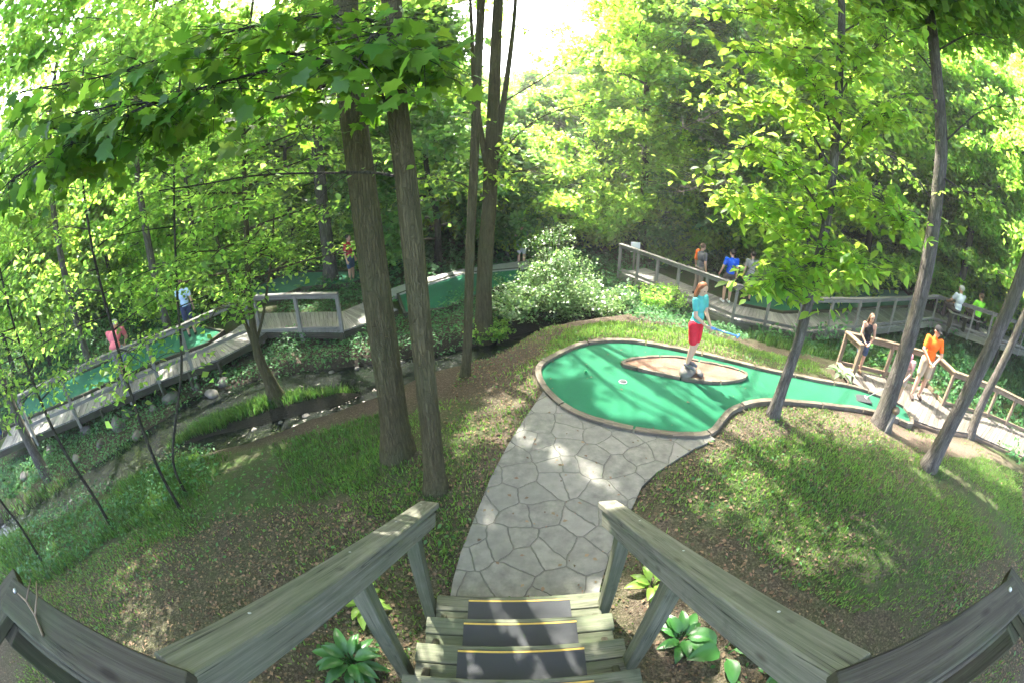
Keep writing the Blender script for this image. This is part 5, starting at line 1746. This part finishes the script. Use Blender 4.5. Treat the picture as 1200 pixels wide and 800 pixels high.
# girl in teal on the boulder
gpz = pr + Vector((-.02, 0, .125))
girl, GJ = person(gpz, face(None, .55, -.8), 1.33, 'girl with long auburn hair, teal shirt and red shorts on the island boulder', dict(
    elR=(.13, .05, .64), wrR=(.06, .15, .56), elL=(-.125, .03, .63), wrL=(-.02, .17, .545), look=(.25, 1, -.35), anR=(.035, .0, .045), knR=(.045, .03, .285), anL=(-.04, -.02, .045), knL=(-.045, .02, .285)),
    cloth('teal', (.10, .42, .42)), cloth('red', (.62, .03, .05)), HB, None, cloth('grey shoe', (.14, .14, .15)), True, .55, True, .0095, SKIN_P, True)


def putter(a, b, label, colr, thick=.012):
    a, b = Vector(a), Vector(b)
    root = empty('putter', b, label, 'putter')
    mb = MB(b); mb.tube([a.lerp(b, .25), b], [thick*.7, thick*.6], 8); mb.build('shaft', M['steel'] if colr is None else colr, root)
    mb = MB(b); mb.tube([a, a.lerp(b, .27)], [thick*1.3, thick*1.1], 10); mb.build('grip', colr or M['rubber'], root)
    d = (b-a).normalized(); s = d.cross(Vector((0, 0, 1))).normalized()
    mb = MB(b); mb.bar(b - s*.05, b + s*.05, .035, .025, up=d); mb.build('club_head', colr or M['steel'], root)


def to_world(root, v):
    return Matrix.Translation(root.location) @ Matrix.Rotation(root.rotation_euler.z, 4, 'Z') @ Vector(v)


BLUEP = m_plain('blue plastic', (.10, .28, .62), .35, .5, .08)
hand = to_world(girl, GJ['wrR'].lerp(GJ['wrL'], .5) + Vector((0, .05, -.01)))
tipp = atd(865, 394, 5.55)
putter(hand + (hand-tipp)*.12, tipp, 'light blue putter held out to the right by the girl in teal', BLUEP, .018)

WHT = cloth('white', (.7, .7, .68)); KH = cloth('khaki', (.42, .33, .23)); BLK = cloth('black', (.02, .02, .022)); DEN = cloth('denim', (.06, .09, .16))
man, MJ = person(at(1072, 464, NWZ+.01), face(None, -.55, -.75), 1.76, 'man in orange shirt, khaki shorts and black cap leaning by the boardwalk rail', dict(
    elR=(.145, .06, .65), wrR=(.04, .14, .55), elL=(-.145, .06, .65), wrL=(-.03, .15, .54), look=(-.2, 1, -.25), anR=(.075, .04, .045), anL=(-.06, -.03, .045)),
    cloth('orange', (.80, .16, .02)), KH, HD, BLK, cloth('dark shoe', (.08, .06, .05)), False, .7, True, .011, wide=1.12)
teen, TJ = person(at(1003, 434, NWZ+.01), face(None, -.45, -.8), 1.42, 'girl in black strapless top and denim shorts leaning on the boardwalk end rail', dict(
    elR=(.13, .04, .63), wrR=(.05, .13, .54), elL=(-.13, .04, .63), wrL=(-.03, .14, .53), look=(-.1, 1, -.1)), BLK, DEN, HBR, None, cloth('sandal', (.3, .2, .13)), True, .5, True, .0105, SKIN, True, True)
kid, KJ = person(at(1047, 470, NWZ+.06), face(None, -.8, -.5), 1.38, 'child in a pink cap bending to putt behind the grey trunk', dict(
    pel=(0, -.05, .51), bel=(0, -.02, .585), che=(0, .10, .68), nec=(0, .19, .745), head=(0, .245, .80), shR=(.10, .16, .735), shL=(-.10, .16, .735), elR=(.11, .20, .57), wrR=(.04, .26, .44), elL=(-.11, .2, .57), wrL=(-.02, .27, .43), look=(0, .7, -.7)),
    cloth('rose', (.55, .30, .28)), cloth('tan', (.36, .26, .2)), HBR, cloth('pink cap', (.70, .28, .30)), cloth('white shoe', (.6, .58, .55)), False, .5, True, .0115)
kh = to_world(kid, KJ['wrR'].lerp(KJ['wrL'], .5) + Vector((0, .04, -.03)))
putter(kh + Vector((0, 0, .1)), at(1014, 467, zg(1014)) + Vector((0, 0, .03)), 'thin steel putter held down to the tee mat by the bending child', None, .009)
# on the raised walkway
def on_rb(px, py, z): return at(px, py, z)
person(at(850, 354, -1.0) , face(None, .1, 1), 1.72, 'man seen from behind in bright blue shirt and black cap on the raised walkway', dict(elL=(-.15, .02, .64), wrL=(-.17, .08, .52)), cloth('royal blue', (.015, .10, .62)), cloth('dark short', (.07, .055, .05)), HD, BLK, WHT, False, .6, True, .014)
person(at(816, 345, -1.0), face(None, .9, .3), 1.70, 'person in dark grey shirt with orange sleeve, near the man in blue', None, cloth('charcoal', (.09, .09, .10)), cloth('dull tan', (.22, .18, .15)), HBR, None, BLK, False, .6, False, .014, extra=[('orange_sleeve', [((-.105, 0, .795), .048, (-.128, -.005, .66), .042)], cloth('orange', (.8, .16, .02)))])
person(at(874, 352, -.98), face(None, .3, 1), 1.66, 'person in grey clothes half hidden by hanging leaves beside the man in blue', None, cloth('dull grey', (.30, .28, .27), .5), cloth('grey short', (.16, .15, .15)), HD, None, BLK, False, .6, True, .015)
# bench with two seated people
seat = dict(pel=(0, 0, .27), bel=(0, -.005, .35), che=(0, -.01, .47), nec=(0, -.01, .575), head=(0, .005, .665), shR=(.105, -.01, .545), shL=(-.105, -.01, .545), elR=(.14, .06, .40), wrR=(.09, .18, .33), elL=(-.14, .06, .40), wrL=(-.09, .18, .33),
            hiR=(.055, .02, .265), knR=(.065, .25, .275), anR=(.065, .25, .045), hiL=(-.055, .02, .265), knL=(-.065, .25, .275), anL=(-.065, .25, .045))
b1, b2 = at(1117, 385, .02), at(1150, 391, .14)
dirb = (b2-b1); dirb.z = 0; dirb.normalize(); nb = Vector((-dirb.y, dirb.x, 0))
if nb.dot(Vector((b1.x, b1.y, 0))) < 0: nb = -nb
bz = .12
bc = (b1+b2)/2 + nb*.35; bc.z = bz
bench = empty('bench', bc, 'low grey plank bench with two people sitting on it, on the raised walkway', 'bench')
mb = MB(bc)
for k in (-.09, .09): mb.bar(bc - dirb*1.2 + nb*k + Vector((0, 0, .37)), bc + dirb*1.2 + nb*k + Vector((0, 0, .37)), .15, .04)
mb.build('seat', M['wood_grey'], bench)
for k in (-1.0, 0, 1.0):
    mb = MB(bc); mb.bar(bc + dirb*k + Vector((0, 0, -.2)), bc + dirb*k + Vector((0, 0, .345)), .1, .2, up=nb); mb.build('leg', M['wood_dark'], bench)
for k, lab, col, hr in ((-.75, 'seated person in pale grey shirt seen from behind on the walkway bench', (.55, .58, .66), HG), (.75, 'seated person in lime green shirt seen from behind on the walkway bench', (.30, .85, .06), HBR)):
    q = bc + dirb*k; person(Vector((q.x, q.y, bz-.02)), face(None, nb.x, nb.y), 1.95, lab, seat, cloth(lab[:24], col), cloth('dark short', (.07, .055, .05)), hr, None, BLK, False, .6, False, .015, wide=1.3)
# left and far people
bend = dict(pel=(0, -.06, .51), bel=(0, -.03, .585), che=(0, .07, .69), nec=(0, .15, .765), head=(0, .20, .82), shR=(.105, .13, .745), shL=(-.105, .13, .745), elR=(.12, .18, .59), wrR=(.05, .24, .47), elL=(-.12, .18, .59), wrL=(-.03, .25, .46), look=(0, .8, -.6))
person(at(150, 447, LBZ+.01), face(None, -.6, .8), 1.72, 'grey haired man in a rose pink shirt stooping on the left boardwalk', bend, cloth('rose pink', (.62, .16, .20)), cloth('slate blue', (.16, .2, .32)), HG, None, WHT, False, .6, True, .014, wide=1.3)
person(at(2, 512, LBZ+.02), face(None, .7, .6), 1.72, 'person in blue jeans cut off by the left edge of the view', None, cloth('sky shirt', (.35, .42, .55)), cloth('blue jeans', (.06, .10, .28)), HD, None, cloth('dark shoe', (.08, .06, .05)), False, .6, False, .014)
person(at(226, 393, LBZ+.02), face(None, -.6, .6), 1.7, 'person in a pale blue shirt half hidden by leaves on the left carpet', None, cloth('pale blue', (.45, .58, .80)), cloth('navy', (.05, .06, .12)), HBR, None, BLK, False, .6, True, .015)
D = 15.0
pp = atd(611, 305, D); zz = hgt(pp.x, pp.y)
person(Vector((pp.x, pp.y, zz)), face(None, .1, 1), (atd(611, 261, D).z - zz)/1.0, 'person with reddish hair in a grey top walking away behind the bright bush', None, cloth('mid grey', (.2, .22, .23)), cloth('pale short', (.45, .45, .45)), HB, None, WHT, False, .35, True, .015)
pp = at(413, 330, -1.0)
person(pp, face(None, .8, -.2), 1.66, 'person in a red shirt partly behind the stoutest trunk', None, cloth('dark red', (.45, .03, .05)), DEN, HD, None, BLK, False, .6, True, .015)

# ------------------------------------------------------------------ the bright hazy air under the trees
bm = bmesh.new(); bmesh.ops.create_cube(bm, size=1, matrix=Matrix.Translation((0, 4, 13)) @ Matrix.Diagonal((236, 236, 34, 1)))
me = bpy.data.meshes.new('haze'); bm.to_mesh(me); bm.free()
mh = bpy.data.materials.new('haze'); mh.use_nodes = True; mh.node_tree.nodes.clear()
vo = mh.node_tree.nodes.new('ShaderNodeVolumePrincipled'); ou = mh.node_tree.nodes.new('ShaderNodeOutputMaterial')
vo.inputs['Color'].default_value = (.96, .98, .95, 1); vo.inputs['Density'].default_value = .002; vo.inputs['Anisotropy'].default_value = .3
mh.node_tree.links.new(vo.outputs[0], ou.inputs['Volume'])
me.materials.append(mh)
tag(link(bpy.data.objects.new('haze', me)), kind='stuff')

# ------------------------------------------------------------------ world, sun, camera
w = bpy.data.worlds.new('World'); scene.world = w
w.use_nodes = True
nt = w.node_tree
bg = nt.nodes['Background']
sky = nt.nodes.new('ShaderNodeTexSky')
sky.sky_type = 'NISHITA'; sky.sun_disc = False
sky.sun_elevation = SUN_EL; sky.sun_rotation = SUN_AZ % (2*math.pi)
sky.air_density = .8; sky.dust_density = 5.0; sky.ozone_density = .3
nt.links.new(sky.outputs[0], bg.inputs[0])
bg.inputs[1].default_value = .15
sl = bpy.data.lights.new('sun', 'SUN'); sl.energy = 2.1; sl.angle = R(.6); sl.color = (1, .95, .86)
so_ = link(bpy.data.objects.new('sun', sl)); so_.location = (0, 0, 30)
so_.rotation_euler = Vector(S).to_track_quat('Z', 'Y').to_euler()

cam = bpy.data.cameras.new('camera'); co = link(bpy.data.objects.new('camera', cam)); scene.camera = co
co.location = (0, 0, H); co.rotation_euler = (math.pi/2 - PITCH, 0, 0)
cam.type = 'PANO'; cam.sensor_width = 36; cam.sensor_fit = 'HORIZONTAL'; cam.clip_start = .05; cam.clip_end = 1000
for tgt in (cam, getattr(cam, 'cycles', None)):
    if tgt is None: continue
    try: tgt.panorama_type = 'FISHEYE_EQUISOLID'; tgt.fisheye_lens = FOC/1200*36; tgt.fisheye_fov = R(200)
    except Exception: pass
scene.view_settings.view_transform = 'Standard'; scene.view_settings.look = 'None'
scene.view_settings.exposure = 3.8; scene.view_settings.gamma = 1
cy = scene.cycles
cy.max_bounces = 12; cy.diffuse_bounces = 7; cy.glossy_bounces = 2; cy.transmission_bounces = 4; cy.transparent_max_bounces = 4
cy.caustics_reflective = False; cy.caustics_refractive = False
cy.use_denoising = True
cy.sample_clamp_indirect = 8
